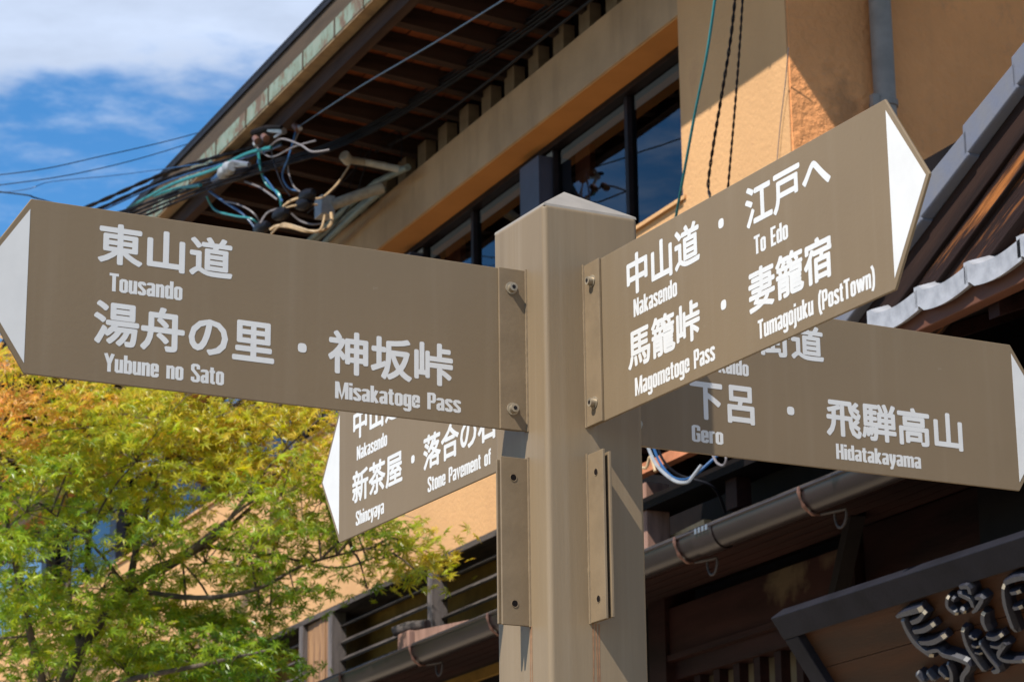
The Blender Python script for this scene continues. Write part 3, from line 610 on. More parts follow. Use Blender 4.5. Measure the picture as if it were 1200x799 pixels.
# timber nook behind the right boards
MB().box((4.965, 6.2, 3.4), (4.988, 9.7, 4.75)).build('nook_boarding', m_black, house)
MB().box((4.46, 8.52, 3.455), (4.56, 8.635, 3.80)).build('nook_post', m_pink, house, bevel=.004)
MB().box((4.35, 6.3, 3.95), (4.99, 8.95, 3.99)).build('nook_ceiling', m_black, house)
for i in range(8):
    uu = 6.6+i*.3; MB().box((4.36, uu, 3.89), (4.965, uu+.05, 3.949)).build('nook_rafter', m_dred, house)
MB().box((4.34, 7.72, 3.775), (4.38, 8.6, 3.815)).build('nook_board', m_orangebd, house)
MB().bar((4.6, 8.62, 3.60), (4.6, 8.3, 3.612), .03, .018).build('nook_strip', m_cab_c, house)
MB().box((4.45, 6.6, 3.69), (4.6, 8.9, 3.735)).build('nook_beam', m_black, house)
MB().box((4.5, 7.9, 3.58), (4.56, 7.98, 3.69)).build('nook_bracket', m_dred, house)
# conduits beside the upper beam
def pipe(name, px, r, mt, par=house, seg=10, lab=None):
    o = MB().tube([onv(*p) for p in px], r, seg).build(name, mt, par, smooth=True)
    if lab: o['label'] = lab
    return o
pipe('conduit', [(405, 187, 4.62), (428, 190, 4.75), (470, 199, 4.9)], .020, m_conduit, seg=12)
pipe('conduit_cap', [(403, 182, 4.6), (409, 189, 4.64)], .03, m_conduit, seg=12)
pipe('conduit', [(478, 196, 4.9), (440, 214, 4.9), (360, 284, 4.9)], .018, m_conduit2)
pipe('conduit', [(388, 241, 4.6), (420, 229, 4.75), (448, 220, 4.88)], .030, m_conduit, seg=12)
pipe('conduit', [(449, 222, 4.9), (420, 247, 4.9), (374, 290, 4.9)], .020, m_conduit2)
pipe('conduit', [(432, 233, 4.93), (345, 300, 4.93)], .016, m_conduit2)
jb = onv(381, 242, 4.58)
MB().box((jb[0]-.04, jb[1]-.05, jb[2]-.06), (jb[0]+.04, jb[1]+.06, jb[2]+.05)).build('junction_box', m_cab_w, house, bevel=.006)

# ------------------------------------------------------------------ gabled house at the right
gh = root('gabled_house', (4.3, 5.2, 0), 'dark timber gable with pale grey roof tiles at the right edge behind the signs', 'house')
def gz(u): return 4.269+(5.371-u)*.4535    # verge line height
GV = 4.0
u0, u1 = 6.62, 3.4
# verge tiles
u = 6.6; k = 0
while u > 3.5:
    un = u-.245; st = .018
    a = [(GV-.035, u+.01, gz(u+.01)-.018), (GV-.035, un-.012, gz(un)-.018+.0), (GV-.035, un-.012, gz(un)-.100), (GV-.035, u+.01, gz(u)-.100)]
    a[0] = (a[0][0], a[0][1], a[0][2]+st)
    MB().prism(a, (1, 0, 0), .32).build('verge_tile', m_tile2, gh, bevel=.006); u = un; k += 1
def slope_board(name, v0, v1, top_, bot, mt, ua=6.42, ub=3.4, lab=None):
    P = [(v0, ua, gz(ua)-top_), (v0, ub, gz(ub)-top_), (v0, ub, gz(ub)-bot), (v0, ua, gz(ua)-bot)]
    o = MB().prism(P, (1, 0, 0), v1-v0).build(name, mt, gh, bevel=.004)
    if lab: o['label'] = lab
    return o
slope_board('bargeboard', GV, GV+.05, .101, .205, m_gabledark, lab='dark upper bargeboard')
slope_board('bargeboard', GV+.012, GV+.05, .207, .395, m_wornlit, ua=6.1, lab='worn lower bargeboard with sunlit orange brown streaks painted in')
slope_board('bargeboard_trim', GV-.004, GV+.05, .285, .294, m_gabledark)
slope_board('roof_deck', GV+.05, 8.8, .10, .16, m_black)
for i in range(6):
    v0 = GV+.052+i*.11
    slope_board('gable_soffit_board', v0, v0+.104, .30+(i % 2)*.004, .325, m_orangebd if i % 2 == 0 else m_redbrown, ua=5.75)
MB().prism([(GV+.72, 6.6, 3.3), (GV+.72, 6.6, gz(6.6)-.2), (GV+.72, 3.4, gz(3.4)-.2), (GV+.72, 3.4, 3.3)], (1, 0, 0), .1).build('gable_panel', m_black, gh)
# pent roof of wavy tiles
def wavy_tile(uc):
    mb = MB(); n = 12; wd = .262; top_, bot = [], []
    for j in range(n+1):
        s = j/n; uu = uc-wd/2+s*wd
        zz_ = .016*(math.sin(math.pi*min(s*1.0, 1))**1)*(-1)+.014*max(0, math.cos((s-.94)*math.pi/.22) if abs(s-.94) < .11 else 0)
        top_.append((uu, zz_))
    vs = []; dz = .36
    for (vv, zb, thick) in ((GV-.06, 3.738, .048), (GV+.74, 3.730+dz*.8, .035)):
        for uu, z_ in top_: vs.append((vv, uu, zb+z_))
        for uu, z_ in top_: vs.append((vv, uu, zb+z_-thick-(.012 if vv < GV else 0)))
    m1 = n+1; fs = []
    for j in range(n):
        fs += [(j, j+1, 2*m1+j+1, 2*m1+j), (m1+j, m1+j+1, 3*m1+j+1, 3*m1+j), (j, j+1, m1+j+1, m1+j), (2*m1+j, 2*m1+j+1, 3*m1+j+1, 3*m1+j)]
    fs += [(0, m1, 3*m1, 2*m1), (n, m1+n, 3*m1+n, 2*m1+n)]
    return mb.add(vs, fs)
tl = wavy_tile(5.99).build('roof_tile', m_tile, gh, smooth=True); bl = tl.location.copy()
for k in range(1, 10): place(tl, bl+Vector((0, -.247*k, 0)), gh)
MB().box((GV-.035, 3.4, 3.632), (GV+.01, 6.16, 3.695)).build('eave_fascia', m_redbrown, gh, bevel=.003)
MB().prism([(GV+.012, 3.4, 3.64), (GV+.012, 3.4, 3.655), (GV+.72, 3.4, 3.94), (GV+.72, 3.4, 3.92)], (0, 1, 0), 2.75).build('eave_underboard', m_black, gh)
for i in range(8): MB().prism([(GV+.015, 3.6+i*.33, 3.595), (GV+.015, 3.6+i*.33, 3.638), (GV+.7, 3.6+i*.33, 3.91), (GV+.7, 3.6+i*.33, 3.865)], (0, 1, 0), .05).build('rafter', m_dred, gh)
MB().box((GV+.62, 3.4, 2.9), (GV+.72, 6.6, 3.6)).build('gable_wall', m_black, gh)

# ------------------------------------------------------------------ hanging signboard with carved characters
kb = root('carved_signboard', (4.35, 6.6, 2.9), 'long wooden shop board in a slate frame with raised carved characters, under the lower eave', 'signboard')
ktop = Vector((4.30, 7.314, 3.085)); kd = Vector((.151, 0, -.218)).normalized(); ku = Vector((0, -1, 0)); kn = Vector((-kd.z, 0, kd.x)); kn = -kn if kn.x > 0 else kn
KL, KH = 2.3, .74
def kpt(x, y, n_=0): return ktop+ku*x+kd*y+kn*n_
def kbox(name, x0, x1, y0, y1, n0, n1, mt, bev=.004):
    return MB().prism([kpt(x0, y0, n0), kpt(x1, y0, n0), kpt(x1, y1, n0), kpt(x0, y1, n0)], kn, n1-n0).build(name, mt, kb, bevel=bev)
FWd = .085
for i in range(4): kbox('board', FWd-.01, KL-FWd, FWd-.01+i*(KH-2*FWd+.02)/4, FWd-.01+(i+1)*(KH-2*FWd+.02)/4-.0015, -.02, .0, m_kanban, .0015)
kbox('frame_rail', 0, KL, 0, FWd, -.03, .03, m_frame); kbox('frame_rail', 0, KL, KH-FWd, KH, -.03, .03, m_frame)
kbox('frame_stile', 0, FWd, FWd+.0005, KH-FWd-.0005, -.03, .028, m_frame); kbox('frame_stile', KL-FWd, KL, FWd+.0005, KH-FWd-.0005, -.03, .028, m_frame)
def kpix(px, py, n_):
    r = ray(px, py); o = Vector((0, 0, EYE)); pn = Vd*kn.x+Zv*kn.z; p0 = Vd*ktop.x+Ud*ktop.y+Zv*ktop.z+pn*n_
    t = (p0-o).dot(pn)/r.dot(pn); P = o+r*t; return Vector((P.dot(Vd), P.dot(Ud), P.z))
def brush(chs):
    mb = MB()
    for st in chs:
        pts = smooth_pts([kpix(1020+x/4.461, 620+y/4.461, .02) for x, y, w_ in st], 4); ws = []
        for i in range(len(st)-1): ws += [st[i][2]+(st[i+1][2]-st[i][2])*k/4 for k in range(4)]
        ws.append(st[-1][2]); n = len(pts); prof = [(-1, -.022), (-1, .002), (-.55, .020), (.55, .020), (1, .002), (1, -.022)]; o = len(mb.v)
        for i, p in enumerate(pts):
            d = (pts[min(i+1, n-1)]-pts[max(i-1, 0)]).normalized(); sd = d.cross(kn).normalized(); w_ = ws[i]*.00029*(1+.12*noise.noise(p*40))
            for a, b in prof: mb.v.append(p+sd*a*w_*4.2+kn*b*(1 if i not in (0, n-1) else .6))
        m_ = len(prof)
        for i in range(n-1):
            for k in range(m_-1): mb.f.append([o+i*m_+k, o+i*m_+k+1, o+(i+1)*m_+k+1, o+(i+1)*m_+k])
        mb.f.append([o+k for k in range(m_)]); mb.f.append([o+(n-1)*m_+k for k in range(m_)])
    ob = mb.build('carved_character', m_carve, kb); ob.data.materials.append(m_carvedark); ob.data.materials.append(m_cream)
    for p in ob.data.polygons:  # lit and shaded sides of the strokes painted by facet direction
        if abs(p.normal.dot(kn)) < .45: p.material_index = 1
        elif abs(p.normal.dot(kn)) < .93 and p.normal.y < -.25: p.material_index = 2
brush([[(150, 445, 4), (200, 425, 12), (290, 400, 13)], [(185, 450, 10), (215, 520, 13), (265, 590, 15), (345, 650, 10)], [(225, 475, 9), (275, 455, 11), (305, 415, 8)], [(235, 520, 9), (300, 510, 12), (350, 480, 9)],
       [(265, 575, 9), (340, 575, 12), (410, 540, 10)], [(310, 630, 9), (370, 615, 9), (400, 640, 12), (470, 660, 11), (535, 695, 12), (500, 760, 12), (510, 830, 8), (450, 850, 5)], [(420, 680, 6), (445, 740, 10), (440, 820, 10)],
       [(255, 735, 8), (300, 790, 13)], [(310, 725, 8), (355, 780, 12)], [(370, 715, 8), (425, 770, 11)]])
brush([[(425, 335, 6), (425, 390, 11), (475, 430, 8)], [(480, 290, 6), (530, 285, 12), (545, 330, 8)], [(470, 320, 7), (540, 350, 13), (560, 400, 8)], [(560, 345, 6), (605, 345, 10), (575, 400, 9), (550, 420, 4)], [(455, 340, 6), (450, 360, 9)],
       [(485, 400, 6), (515, 420, 9)], [(610, 420, 9), (610, 470, 12), (635, 520, 9)], [(500, 500, 8), (525, 590, 11), (575, 670, 12), (620, 730, 10)], [(530, 540, 5), (570, 560, 5)], [(545, 590, 5), (585, 600, 5)], [(560, 625, 5), (600, 635, 5)],
       [(585, 570, 7), (640, 650, 9), (690, 715, 12), (650, 730, 6)], [(620, 545, 7), (670, 555, 10), (705, 535, 8)], [(640, 590, 6), (690, 600, 8), (725, 580, 10), (690, 640, 9), (730, 670, 9), (840, 670, 8)]])
brush([[(715, 275, 7), (725, 380, 11), (775, 525, 11)], [(715, 270, 8), (770, 245, 12), (840, 250, 10), (850, 400, 10), (880, 520, 9)], [(745, 320, 7), (800, 310, 8)], [(760, 400, 7), (810, 390, 8)], [(900, 260, 8), (960, 300, 12), (1010, 270, 8)], [(920, 380, 8), (960, 440, 12), (1030, 460, 8)]])
MB().tube([kpt(.3, .04, -.03), (4.85, 7.0, 3.2)], .006, 6).build('hanging_wire', m_cab_k, kb)

# ------------------------------------------------------------------ cables
def cable(px, r, mt, label, group=None, name='cable', twist=0, seg=6):
    P = smooth_pts([onv(*p) for p in px])
    r = r*(.78 if mt is m_cab_k else .9)
    mb = MB()
    if twist:
        Ln = [0]
        for a, b in zip(P[:-1], P[1:]): Ln.append(Ln[-1]+(b-a).length)
        fine = smooth_pts(P, 6) if len(P) < 60 else P; acc = 0; Q = [[], []]; prev = fine[0]
        for p in fine:
            acc += (p-prev).length; prev = p; t = acc/twist*2*math.pi
            for k in (0, 1):
                Q[k].append(p+Vector((math.cos(t+k*math.pi), math.sin(t+k*math.pi), 0))*r)
        for q in Q: mb.tube(q, r, 5)
    else: mb.tube(P, r, seg)
    o = mb.build(name, mt, None, smooth=True); top(o); return tag(o, label, 'cable', group)
GB = 'thick black bundled cables from the left sky to the eave'
def bundle(dy, r, kind=0):
    if kind == 0: px = [(-220, 322+dy, 3.0), (0, 283+dy, 3.4), (100, 246+dy*.9, 3.7), (200, 203+dy*.8, 4.05), (300, 174+dy*.7, 4.3), (330, 166+dy*.4, 4.36)]
    else: px = [(-220, 330+dy, 3.0), (0, 300+dy, 3.3), (150, 243+dy*.6, 3.85), (250, 216+dy*.6, 4.15), (320, 196+dy*.7, 4.3), (385, 172+dy*.5, 4.5), (460, 122+dy*.4, 4.75), (600, 28+dy*.3, 4.9), (700, -45+dy*.3, 4.93)]
    return px
cable(bundle(-3, 0), .011, m_cab_k, 'topmost black cable of the upper bundle crossing the sky from the left', 'black cables of the upper bundle', twist=.25)
cable(bundle(6, 0), .010, m_cab_k, 'black cable just below the topmost one in the upper bundle', 'black cables of the upper bundle', twist=.3)
cable(bundle(10, 0), .007, m_cab_b, 'blue cable running inside the upper black bundle', 'black cables of the upper bundle')
cable([(-220, 345, 3.0), (0, 299, 3.4), (100, 262, 3.7), (190, 232, 4.0), (240, 215, 4.15), (300, 182, 4.3)], .008, m_cab_k, 'lowest black cable of the upper bundle, ending at the connector cluster', 'black cables of the upper bundle')
cable([(150, 244, 3.9), (200, 217, 4.02), (250, 199, 4.1), (290, 180, 4.2), (318, 173, 4.25)], .011, m_cab_t, 'teal and blue cable joining the cluster from the left in front of the gutter')
for i, dy in enumerate((-6, -1, 4, 9)):
    cable([(60, 296+dy, 3.6), (130, 262+dy, 3.8), (190, 236+dy*.9, 4.0), (250, 213+dy*.8, 4.15), (320, 192+dy*.6, 4.3), (385, 172+dy*.6, 4.5), (460, 135+dy*.7, 4.75), (600, 42+dy, 4.88), (720, -45+dy, 4.92)], .009-.001*(i % 2), m_cab_k,
          ['first', 'second', 'third', 'lowest'][i]+' black cable of the lower bundle that runs on under the rafters', 'black cables of the lower bundle', twist=.3 if i % 2 else 0)
cable([(180, 230, 4.0), (205, 222, 4.05), (235, 217, 4.1)], .012, m_cab_t, 'short teal cable sleeve lying along the lower bundle')
cable([(-200, 218, 2.8), (0, 205, 3.2), (120, 183, 3.7), (245, 152, 4.6), (330, 120, 6)], .0035, m_cab_k, 'upper of two thin wires across the blue sky')
cable([(-200, 238, 2.8), (0, 217, 3.2), (120, 197, 3.7), (232, 165, 4.6), (330, 130, 6)], .0035, m_cab_k, 'lower of two thin wires across the blue sky')
cable([(-200, 205, 3.0), (0, 225, 3.3), (45, 233, 3.4), (100, 250, 3.6), (150, 250, 3.8)], .006, m_cab_k, 'single black wire sagging in from the left edge of the sky')
cable([(-200, 238, 3.0), (0, 226, 3.3), (60, 213, 3.5), (140, 205, 3.8), (250, 190, 4.2)], .003, m_cab_b, 'faint blue wire low across the sky above the left board')
cable([(345, 152, 4.35), (420, 103, 4.3), (510, 50, 4.25), (600, -6, 4.2), (680, -55, 4.15)], .0045, m_cab_s, 'straight blue grey cable rising under the rafters to the top edge')
cable([(440, 178, 4.9), (500, 147, 4.92), (560, 105, 4.92), (620, 58, 4.92), (700, -5, 4.92), (760, -50, 4.92)], .010, m_cab_k, 'black cable running along the blocks above the tan beam')
cable([(842, -30, 4.3), (829, 60, 4.33), (815, 130, 4.37), (803, 195, 4.42), (791, 260, 4.5), (780, 320, 4.6)], .0062, m_cab_t, 'turquoise cable hanging in front of the window edge')
cable([(864, -30, 4.5), (857, 40, 4.55), (846, 110, 4.6), (836, 170, 4.66), (830, 215, 4.7), (832, 232, 4.7), (829, 250, 4.7)], .0045, m_cab_k, 'twisted black cable hanging left of the thinner one on the orange wall', twist=.09)
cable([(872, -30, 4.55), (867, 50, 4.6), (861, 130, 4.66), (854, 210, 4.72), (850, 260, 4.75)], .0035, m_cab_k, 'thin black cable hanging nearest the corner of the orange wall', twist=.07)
cable([(924, 56, 4.96), (920, 100, 4.975), (914, 150, 4.98), (909, 210, 4.98)], .0022, m_cab_g, 'hair thin strand standing in for a cable shadow down the wall corner beside the drain pipe')  # added strand that draws the shadow line of a cable on the wall
# tangle round the cluster
cable([(316, 172, 4.25), (330, 163, 4.25), (352, 170, 4.26), (366, 178, 4.28), (386, 176, 4.35)], .006, m_cab_g, 'pale grey loop hanging at the metal clamp')
cable([(300, 172, 4.25), (318, 184, 4.25), (345, 172, 4.26), (370, 165, 4.28)], .005, m_cab_g, 'pale grey wire curling under the connectors')
cable([(303, 177, 4.25), (305, 195, 4.26), (312, 215, 4.3), (327, 228, 4.32), (330, 245, 4.34)], .009, m_cab_t, 'turquoise cable dropping from the cluster to the black splice')
cable([(305, 178, 4.27), (303, 196, 4.27), (318, 218, 4.3), (331, 236, 4.33)], .006, m_cab_b, 'blue cable dropping beside the turquoise one')
cable([(242, 222, 4.15), (262, 236, 4.2), (285, 251, 4.25), (300, 268, 4.3)], .008, m_cab_b, 'blue cable sagging from the lower bundle towards the left board')
cable([(242, 230, 4.15), (252, 246, 4.2), (275, 253, 4.22), (293, 256, 4.25), (304, 263, 4.3)], .007, m_cab_t, 'green cable sagging lowest from the lower bundle')
cable([(262, 236, 4.2), (280, 240, 4.22), (296, 249, 4.25), (306, 262, 4.3)], .005, m_cab_g, 'thin grey wire sagging beside the blue cable')
cable([(287, 213, 4.25), (305, 220, 4.27), (325, 234, 4.3)], .006, m_cab_g, 'grey cable hanging under the lower bundle')
cable([(347, 153, 4.35), (344, 163, 4.34), (338, 185, 4.32), (331, 205, 4.33), (338, 220, 4.36), (350, 224, 4.4)], .006, m_cab_b, 'dark blue cable hanging from the small insulator')
cable([(350, 155, 4.36), (340, 180, 4.35), (338, 200, 4.36), (344, 218, 4.38), (352, 225, 4.4)], .005, m_cab_g, 'dark grey cable hanging from the small insulator')
cable([(317, 170, 4.28), (321, 190, 4.29), (330, 215, 4.3), (340, 230, 4.33)], .005, m_cab_k, 'black drop wire below the copper connectors')
cable([(332, 242, 4.34), (340, 236, 4.36), (352, 232, 4.4), (357, 233, 4.42)], .009, m_cab_c, 'short cream cable looping between the two black splices')
cable([(334, 244, 4.34), (345, 241, 4.36), (358, 240, 4.42), (372, 240, 4.5)], .006, m_cab_c, 'cream cable running into the white junction box')
cable([(370, 233, 4.4), (380, 230, 4.44), (394, 217, 4.5), (404, 203, 4.56), (410, 193, 4.6)], .006, m_cab_c, 'cream cable climbing to the cap of the beige conduit')
cable([(317, 269, 4.2), (325, 265, 4.22), (340, 266, 4.25), (360, 271, 4.3), (378, 270, 4.4), (388, 262, 4.5), (388, 250, 4.55)], .010, m_cab_c, 'thick cream cable curling along the top of the left board')
cable([(318, 274, 4.2), (330, 263, 4.2), (342, 264, 4.22), (365, 271, 4.3), (376, 268, 4.35), (381, 250, 4.5)], .006, m_cab_c, 'thinner cream cable beside the thick one above the left board')
cable([(305, 262, 4.25), (313, 250, 4.3), (325, 245, 4.33), (333, 244, 4.34)], .007, m_cab_g, 'grey cable arching between the lower splices')
cable([(341, 250, 4.35), (352, 259, 4.4), (366, 263, 4.45), (378, 262, 4.5)], .006, m_cab_g, 'grey cable sagging below the black splices')
cable([(372, 288, 4.85), (400, 255, 4.88), (418, 225, 4.9), (425, 205, 4.9), (440, 160, 4.9)], .005, m_cab_k, 'black wire crossing behind the beige conduits')
cable([(405, 230, 4.8), (420, 190, 4.85), (430, 160, 4.85), (455, 175, 4.88), (470, 150, 4.9)], .004, m_cab_k, 'black looping wire near the beam end')
cable([(360, 250, 4.7), (400, 215, 4.75), (440, 170, 4.85), (468, 155, 4.9), (470, 190, 4.9)], .004, m_cab_k, 'thin black wire slanting to the beam through the tangle')
def gadget(name, parts, label, cat):
    b = onv(*parts[0][1][0]); r0 = root(name, b, label, cat)
    for nm, px, r, mt, seg in parts: MB().tube([onv(*p) for p in px], r, seg).build(nm, mt, r0, smooth=True)
    return r0
gadget('insulator', [('body', [(259, 205, 4.13), (262, 202.5, 4.13), (265, 200, 4.13), (268, 197.5, 4.13), (272, 195, 4.13)], [.024, .036, .022, .040, .026], m_cab_w, 14), ('strap', [(250, 211, 4.13), (259, 205, 4.13)], [.016, .022], m_cab_b, 10)], 'round white insulator with blue sleeve on the cable bundle', 'insulator')
gadget('clamp', [('bar', [(272, 190, 4.14), (292, 193, 4.18)], .014, m_silver, 6), ('bar', [(273, 195, 4.14), (288, 194, 4.18)], .009, m_silver, 6)], 'grey metal clamp right above the round white insulator', 'clamp')
gadget('clamp', [('bar', [(316, 152, 4.25), (333, 154, 4.28)], .018, m_silver, 6), ('bar', [(333, 154, 4.28), (322, 161, 4.26)], .008, m_silver, 6)], 'grey metal clamp at the top of the connector cluster', 'clamp')
gadget('connector', [('body', [(297, 156, 4.22), (312, 150, 4.24), (330, 149, 4.26)], [.02, .016, .01], m_black, 8), ('copper_terminal', [(299, 162, 4.2), (302, 166, 4.2)], [.018, .020], m_copper, 10), ('copper_terminal', [(309, 160, 4.2), (312, 163, 4.2)], [.018, .020], m_copper, 10), ('terminal', [(299, 168, 4.2), (300, 171, 4.2)], [.014, .012], m_cab_w, 10)], 'black connector with two copper terminals at the head of the tangle', 'connector')
gadget('insulator', [('body', [(345, 147, 4.33), (350, 152, 4.34)], [.016, .02], m_copper, 10), ('cap', [(350, 148, 4.34), (352, 151, 4.34)], [.008, .012], m_cab_w, 10)], 'small brown insulator where the straight blue cable starts', 'insulator')
GS = 'black cable splices'
for (x, y, v), lb in (((360, 229, 4.4), 'black cable splice next to the cream cables, uppermost of four'), ((356, 239, 4.4), 'black cable splice just under the uppermost one'), ((329, 251, 4.33), 'black cable splice below the turquoise cable'), ((307, 267, 4.28), 'black cable splice touching the top of the left board')):
    P = [onv(x-7, y+3, v), onv(x-3, y+1, v), onv(x+3, y-1, v), onv(x+7, y-4, v)]
    o = MB().tube(P, [.018, .034, .036, .016], 10).build('cable_splice', m_cab_k, None, smooth=True); top(o); tag(o, lb, 'splice', GS)
# cables in the nook behind the right boards
cable([(754, 505, 4.1), (762, 530, 4.1), (772, 548, 4.1), (790, 563, 4.12), (805, 565, 4.15), (812, 558, 4.18), (822, 545, 4.2)], .007, m_cab_w, 'thick white cable loop hanging below the right board beside the post')
cable([(760, 505, 4.12), (770, 535, 4.12), (783, 555, 4.12), (798, 562, 4.15), (815, 556, 4.2), (850, 525, 4.3)], .006, m_cab_b, 'blue cable loop inside the white one beside the post')
cable([(765, 500, 4.15), (775, 535, 4.15), (795, 556, 4.2), (835, 570, 4.3), (850, 600, 4.4)], .007, m_cab_k, 'black cable loop inside the white one beside the post')
cable([(745, 545, 4.1), (757, 548, 4.1), (762, 535, 4.1), (768, 552, 4.1)], .006, m_cab_c, 'cream wire twisted beside the post edge below the right board')
cable([(834, 530, 4.2), (840, 542, 4.2), (848, 545, 4.2), (851, 537, 4.2), (848, 528, 4.2)], .005, m_cab_g, 'small grey wire hook peeping from under the right board')

# ------------------------------------------------------------------ maple tree
rnd = random.Random(21)
TB = (2.75, 11.6, .12)
tree = root('maple_tree', TB, 'green Japanese maple with yellow and orange leaf tips at the lower left', 'tree')
def leaf_mesh(size=1., n_l=7):
    V = [(0, 0, 0)]; Fc = []
    angs = [-128, -86, -43, 0, 43, 86, 128]; lens = [.42, .74, .93, 1.0, .93, .74, .42]
    for a, ln_ in zip(angs, lens):
        t = R(a+90); d = Vector((math.cos(t), math.sin(t), 0)); s = Vector((-d.y, d.x, 0)); o = len(V)
        V += [tuple(d*ln_*.42+s*.105*ln_+Vector((0, 0, .05))), tuple(d*ln_-Vector((0, 0, .12*ln_))), tuple(d*ln_*.42-s*.105*ln_+Vector((0, 0, .05)))]
        Fc += [(0, o+2, o+1), (0, o+1, o)]
    return [tuple(Vector(p)*size) for p in V], Fc
LV, LF = leaf_mesh()
def leafmat():
    M = bpy.data.materials.new('maple_leaf'); M.use_nodes = True; t = M.node_tree; t.nodes.clear(); l = t.links.new
    at = N(t, 'ShaderNodeAttribute', attribute_name='leafcol')
    d = N(t, 'ShaderNodeBsdfDiffuse'); tr = N(t, 'ShaderNodeBsdfTranslucent'); gl = N(t, 'ShaderNodeBsdfGlossy', inp={'Roughness': .4, 'Color': (.9, .9, .9, 1)})
    l(at.outputs['Color'], d.inputs['Color'])
    hsv = N(t, 'ShaderNodeHueSaturation', inp={'Saturation': 1.1, 'Value': 1.25}); l(at.outputs['Color'], hsv.inputs['Color']); l(hsv.outputs[0], tr.inputs['Color'])
    m1 = N(t, 'ShaderNodeMixShader', inp={0: .5}); m2 = N(t, 'ShaderNodeMixShader', inp={0: .04}); o = N(t, 'ShaderNodeOutputMaterial')
    l(d.outputs[0], m1.inputs[1]); l(tr.outputs[0], m1.inputs[2]); l(m1.outputs[0], m2.inputs[1]); l(gl.outputs[0], m2.inputs[2]); l(m2.outputs[0], o.inputs[0]); return M
m_leaf = leafmat()
def build_leaves(name, items, parent):
    """items: (pos, matrix3, size, colour, tipcolour)"""
    V = []; Fc = []; cols = []
    for p, M3, sz, c1, c2 in items:
        o = len(V)
        for i, q in enumerate(LV):
            V.append(tuple(p+M3 @ (Vector(q)*sz))); 
            k = 0 if i == 0 else (1 if (i-1) % 3 == 1 else .35)
            cols.append((c1[0]*(1-k)+c2[0]*k, c1[1]*(1-k)+c2[1]*k, c1[2]*(1-k)+c2[2]*k, 1))
        Fc += [[a+o for a in f] for f in LF]
    c = Vector(TB) if len(items) > 1 else items[0][0]
    me = bpy.data.meshes.new(name); me.from_pydata([tuple(Vector(p)-c) for p in V], [], Fc); me.update()
    ca = me.color_attributes.new('leafcol', 'FLOAT_COLOR', 'POINT')
    ca.data.foreach_set('color', [x for cc_ in cols for x in cc_])
    me.materials.append(m_leaf); o = bpy.data.objects.new(name, me); C.objects.link(o); o.parent = parent; o.location = c-Vector(TB); return o
RNG = 11.9
def tp(px, py, dd=0):   # a point of the crown: seen at px,py, dd metres nearer or farther than the trunk
    return Vector(rangept(px, py, RNG+dd))
# limbs
limbs = []
def limb(pts, r0, r1):
    P = smooth_pts(pts, 5); n = len(P); r0 = r0*.62; r1 = r1*.8; rs = [r0+(r1-r0)*i/(n-1) for i in range(n)]
    limbs.append(P); return P, rs
P, rs = limb([Vector(TB), Vector(TB)+Vector((.05, .05, .9)), Vector(TB)+Vector((.15, .02, 1.7)), tp(60, 840)], .11, .075)
MB().tube(P, rs, 10).build('trunk', m_bark, tree, smooth=True)
for pts, r0, r1 in (([tp(60, 840), tp(95, 760), tp(150, 690), tp(210, 655), tp(265, 612, -.2)], .055, .02), ([tp(150, 690), tp(170, 600, .2), tp(195, 540, .2), tp(210, 505, .2)], .03, .006),
                    ([tp(180, 665), tp(240, 640, .3), tp(300, 590, .4), tp(350, 560, .4), tp(395, 515, .5)], .024, .005), ([tp(95, 760), tp(80, 690, .3), tp(84, 630, .4), tp(75, 560, .4)], .03, .006),
                    ([tp(60, 840), tp(30, 720, -.2), tp(10, 620, -.2), tp(-10, 520, -.2)], .035, .008), ([tp(150, 690), tp(230, 700, -.3), tp(300, 690, -.3), tp(360, 660, -.2), tp(440, 640, 0)], .024, .005),
                    ([tp(240, 640, .3), tp(320, 650, .4), tp(400, 665, .5), tp(470, 640, .6), tp(510, 650, .6)], .014, .003), ([tp(60, 840), tp(140, 800, -.4), tp(230, 780, -.5), tp(320, 760, -.5)], .03, .006),
                    ([tp(195, 540, .2), tp(240, 500, .1), tp(280, 470, .1)], .010, .003), ([tp(300, 590, .4), tp(330, 540, .3), tp(340, 500, .3)], .010, .003), ([tp(84, 630, .4), tp(120, 570, .4), tp(140, 510, .4)], .012, .003), ([tp(150, 690), tp(110, 640, -.3), tp(60, 600, -.4)], .016, .004)):
    P, rs = limb(pts, r0, r1); MB().tube(P, rs, 7).build('branch', m_bark, tree, smooth=True)
# leaf sprays: flat layered pads (px, py, depth, half width, thickness, count)
pads = []
def pad(px, py, dd, w, t, n, tone): pads.append((px, py, dd, w, t, n, tone))
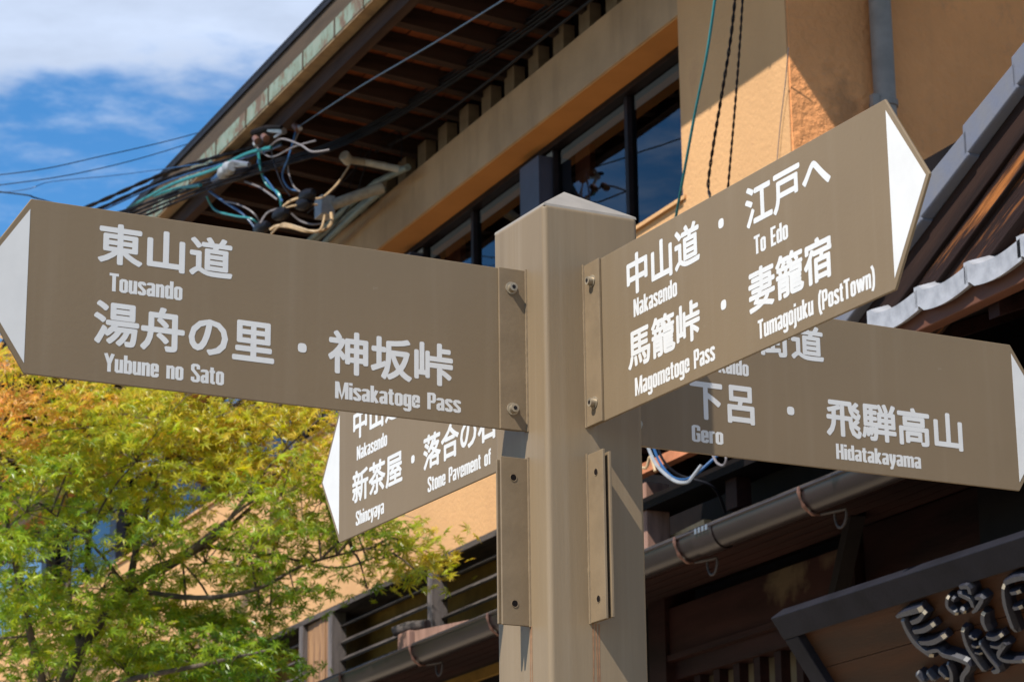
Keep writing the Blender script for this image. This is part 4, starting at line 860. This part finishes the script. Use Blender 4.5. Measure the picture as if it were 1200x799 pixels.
# tone: 0 deep green .. 1 yellow green .. 2 orange
for (x, y, w, n, tone) in (
    (15, 480, .26, 300, 1.85), (-60, 470, .35, 200, 1.7), (20, 540, .3, 260, .95), (75, 450, .25, 220, 1.3), (110, 500, .30, 260, 1.1), (150, 455, .28, 230, 1.0), (215, 465, .30, 280, 1.15), (180, 500, .3, 260, 1.2),
    (270, 480, .30, 300, 1.1), (330, 475, .28, 260, 1.1), (375, 490, .2, 170, 1.3), (400, 470, .14, 70, 1.4), (300, 520, .30, 280, 1.25), (350, 540, .22, 180, 1.1), (235, 530, .30, 260, 1.0), (160, 540, .3, 240, .9),
    (90, 560, .28, 240, .8), (30, 600, .3, 230, .55), (-40, 580, .35, 200, .8), (130, 600, .25, 190, .6), (200, 590, .25, 190, .8), (265, 570, .26, 210, .9), (330, 580, .22, 150, .7), (380, 585, .16, 100, .45),
    (395, 560, .14, 60, .9), (60, 660, .26, 170, .45), (0, 700, .24, 120, .5), (120, 690, .26, 210, .7), (180, 640, .2, 120, .6), (240, 660, .26, 170, .8), (290, 650, .22, 150, .55), (325, 640, .16, 60, .4),
    (400, 635, .15, 80, .45), (440, 655, .17, 120, .7), (480, 640, .15, 110, .9), (500, 655, .09, 90, 1.2), (495, 675, .09, 60, 1.0), (430, 625, .15, 80, .4), (300, 690, .24, 120, .55), (345, 695, .10, 25, .35),
    (370, 655, .10, 35, .4), (60, 730, .3, 260, .6), (0, 770, .35, 260, .6), (120, 740, .3, 260, .75), (180, 715, .28, 220, .9), (220, 750, .3, 260, .6), (265, 740, .24, 190, .45), (315, 765, .18, 150, .2),
    (260, 790, .3, 260, .4), (150, 790, .3, 280, .6), (60, 800, .3, 280, .5), (305, 805, .2, 160, .15), (200, 830, .4, 260, .4), (90, 860, .5, 260, .5), (-80, 680, .4, 260, .6), (-80, 780, .4, 260, .5),
    (430, 690, .05, 9, .4), (305, 715, .2, 70, .3), (405, 610, .16, 90, .55), (370, 615, .14, 80, .5), (450, 610, .08, 30, .8)):
    pad(x, y, rnd.uniform(-.55, .55), w, .07, n, tone)
greens = [(.11, .23, .014), (.30, .40, .02), (.50, .46, .03), (.70, .46, .07), (.72, .36, .12)]
def tonecol(t, j):
    t = max(0, min(1.999, t+rnd.gauss(0, .22)))*2; i = int(t); f_ = t-i
    i = min(i, 3); c = [greens[i][k]*(1-f_)+greens[i+1][k]*f_ for k in range(3)]; b = rnd.uniform(.75, 1.25); return tuple(x*b for x in c)
items = []; twg = MB(); LPS = [p for P in limbs for p in P]
for px, py, dd, w, t, n, tone in pads:
    tone = tone-.2
    c = tp(px, py, dd); sub = [(c+Vector((rnd.gauss(0, w*.55), rnd.gauss(0, w*.7), rnd.gauss(0, w*.42))), rnd.uniform(.5, 1)) for _ in range(max(3, n//14))]
    near = min(LPS, key=lambda p: (p-c).length); twg.tube(smooth_pts([near, near.lerp(c, .5)+Vector((0, 0, .04)), c], 3), [.006]*4+[.004]*3, 4, False)
    for q_, k_ in sub[:9]: twg.tube([c, c.lerp(q_, .6)+Vector((0, 0, .02)), q_], [.0035, .0025, .0015], 3, False)
    for i in range(int(n*(1.45 if px < 370 else .8))):
        s0, k = rnd.choice(sub); p = s0+Vector((rnd.gauss(0, .085), rnd.gauss(0, .085), rnd.gauss(0, .022)))
        nrm = Vector((rnd.gauss(-.3, .42), rnd.gauss(-.62, .42), rnd.uniform(.25, .95))).normalized()
        x = nrm.orthogonal().normalized(); q = Matrix.Rotation(rnd.uniform(0, 6.283), 3, nrm) @ x; y = nrm.cross(q)
        M3 = Matrix((q, y, nrm)).transposed(); sz = rnd.choice((rnd.uniform(.024, .038), rnd.uniform(.036, .058), rnd.uniform(.036, .058)))
        c1 = tonecol(tone, i); c2 = tonecol(min(2, tone+rnd.choice((0, .25, .5))), i)
        items.append((p, M3, sz, c1, c2))
tw = twg.build('twigs', m_bark, tree); tw['kind'] = 'stuff'
# nearest leaves in view are objects of their own, the rest is one mass
dirs = ray(0, 0)
def camdist(it):
    wv = Vd*it[0][0]+Ud*it[0][1]+Vector((0, 0, it[0][2]-EYE)); return wv.length/ it[2]
def in_view(it):
    wv = Vd*it[0][0]+Ud*it[0][1]+Vector((0, 0, it[0][2]-EYE)); z = wv.dot(FW); px = 600+F*wv.dot(RT)/z; py = 399.5-F*wv.dot(UP)/z
    return 0 < px < 560 and 445 < py < 799
items.sort(key=lambda it: (not in_view(it), camdist(it)))
single, mass = items[:300], items[300:]
for it in single: build_leaves('leaf', [it], tree)
lm = build_leaves('crown', mass, tree); lm['kind'] = 'stuff'
print('leaves', len(items))
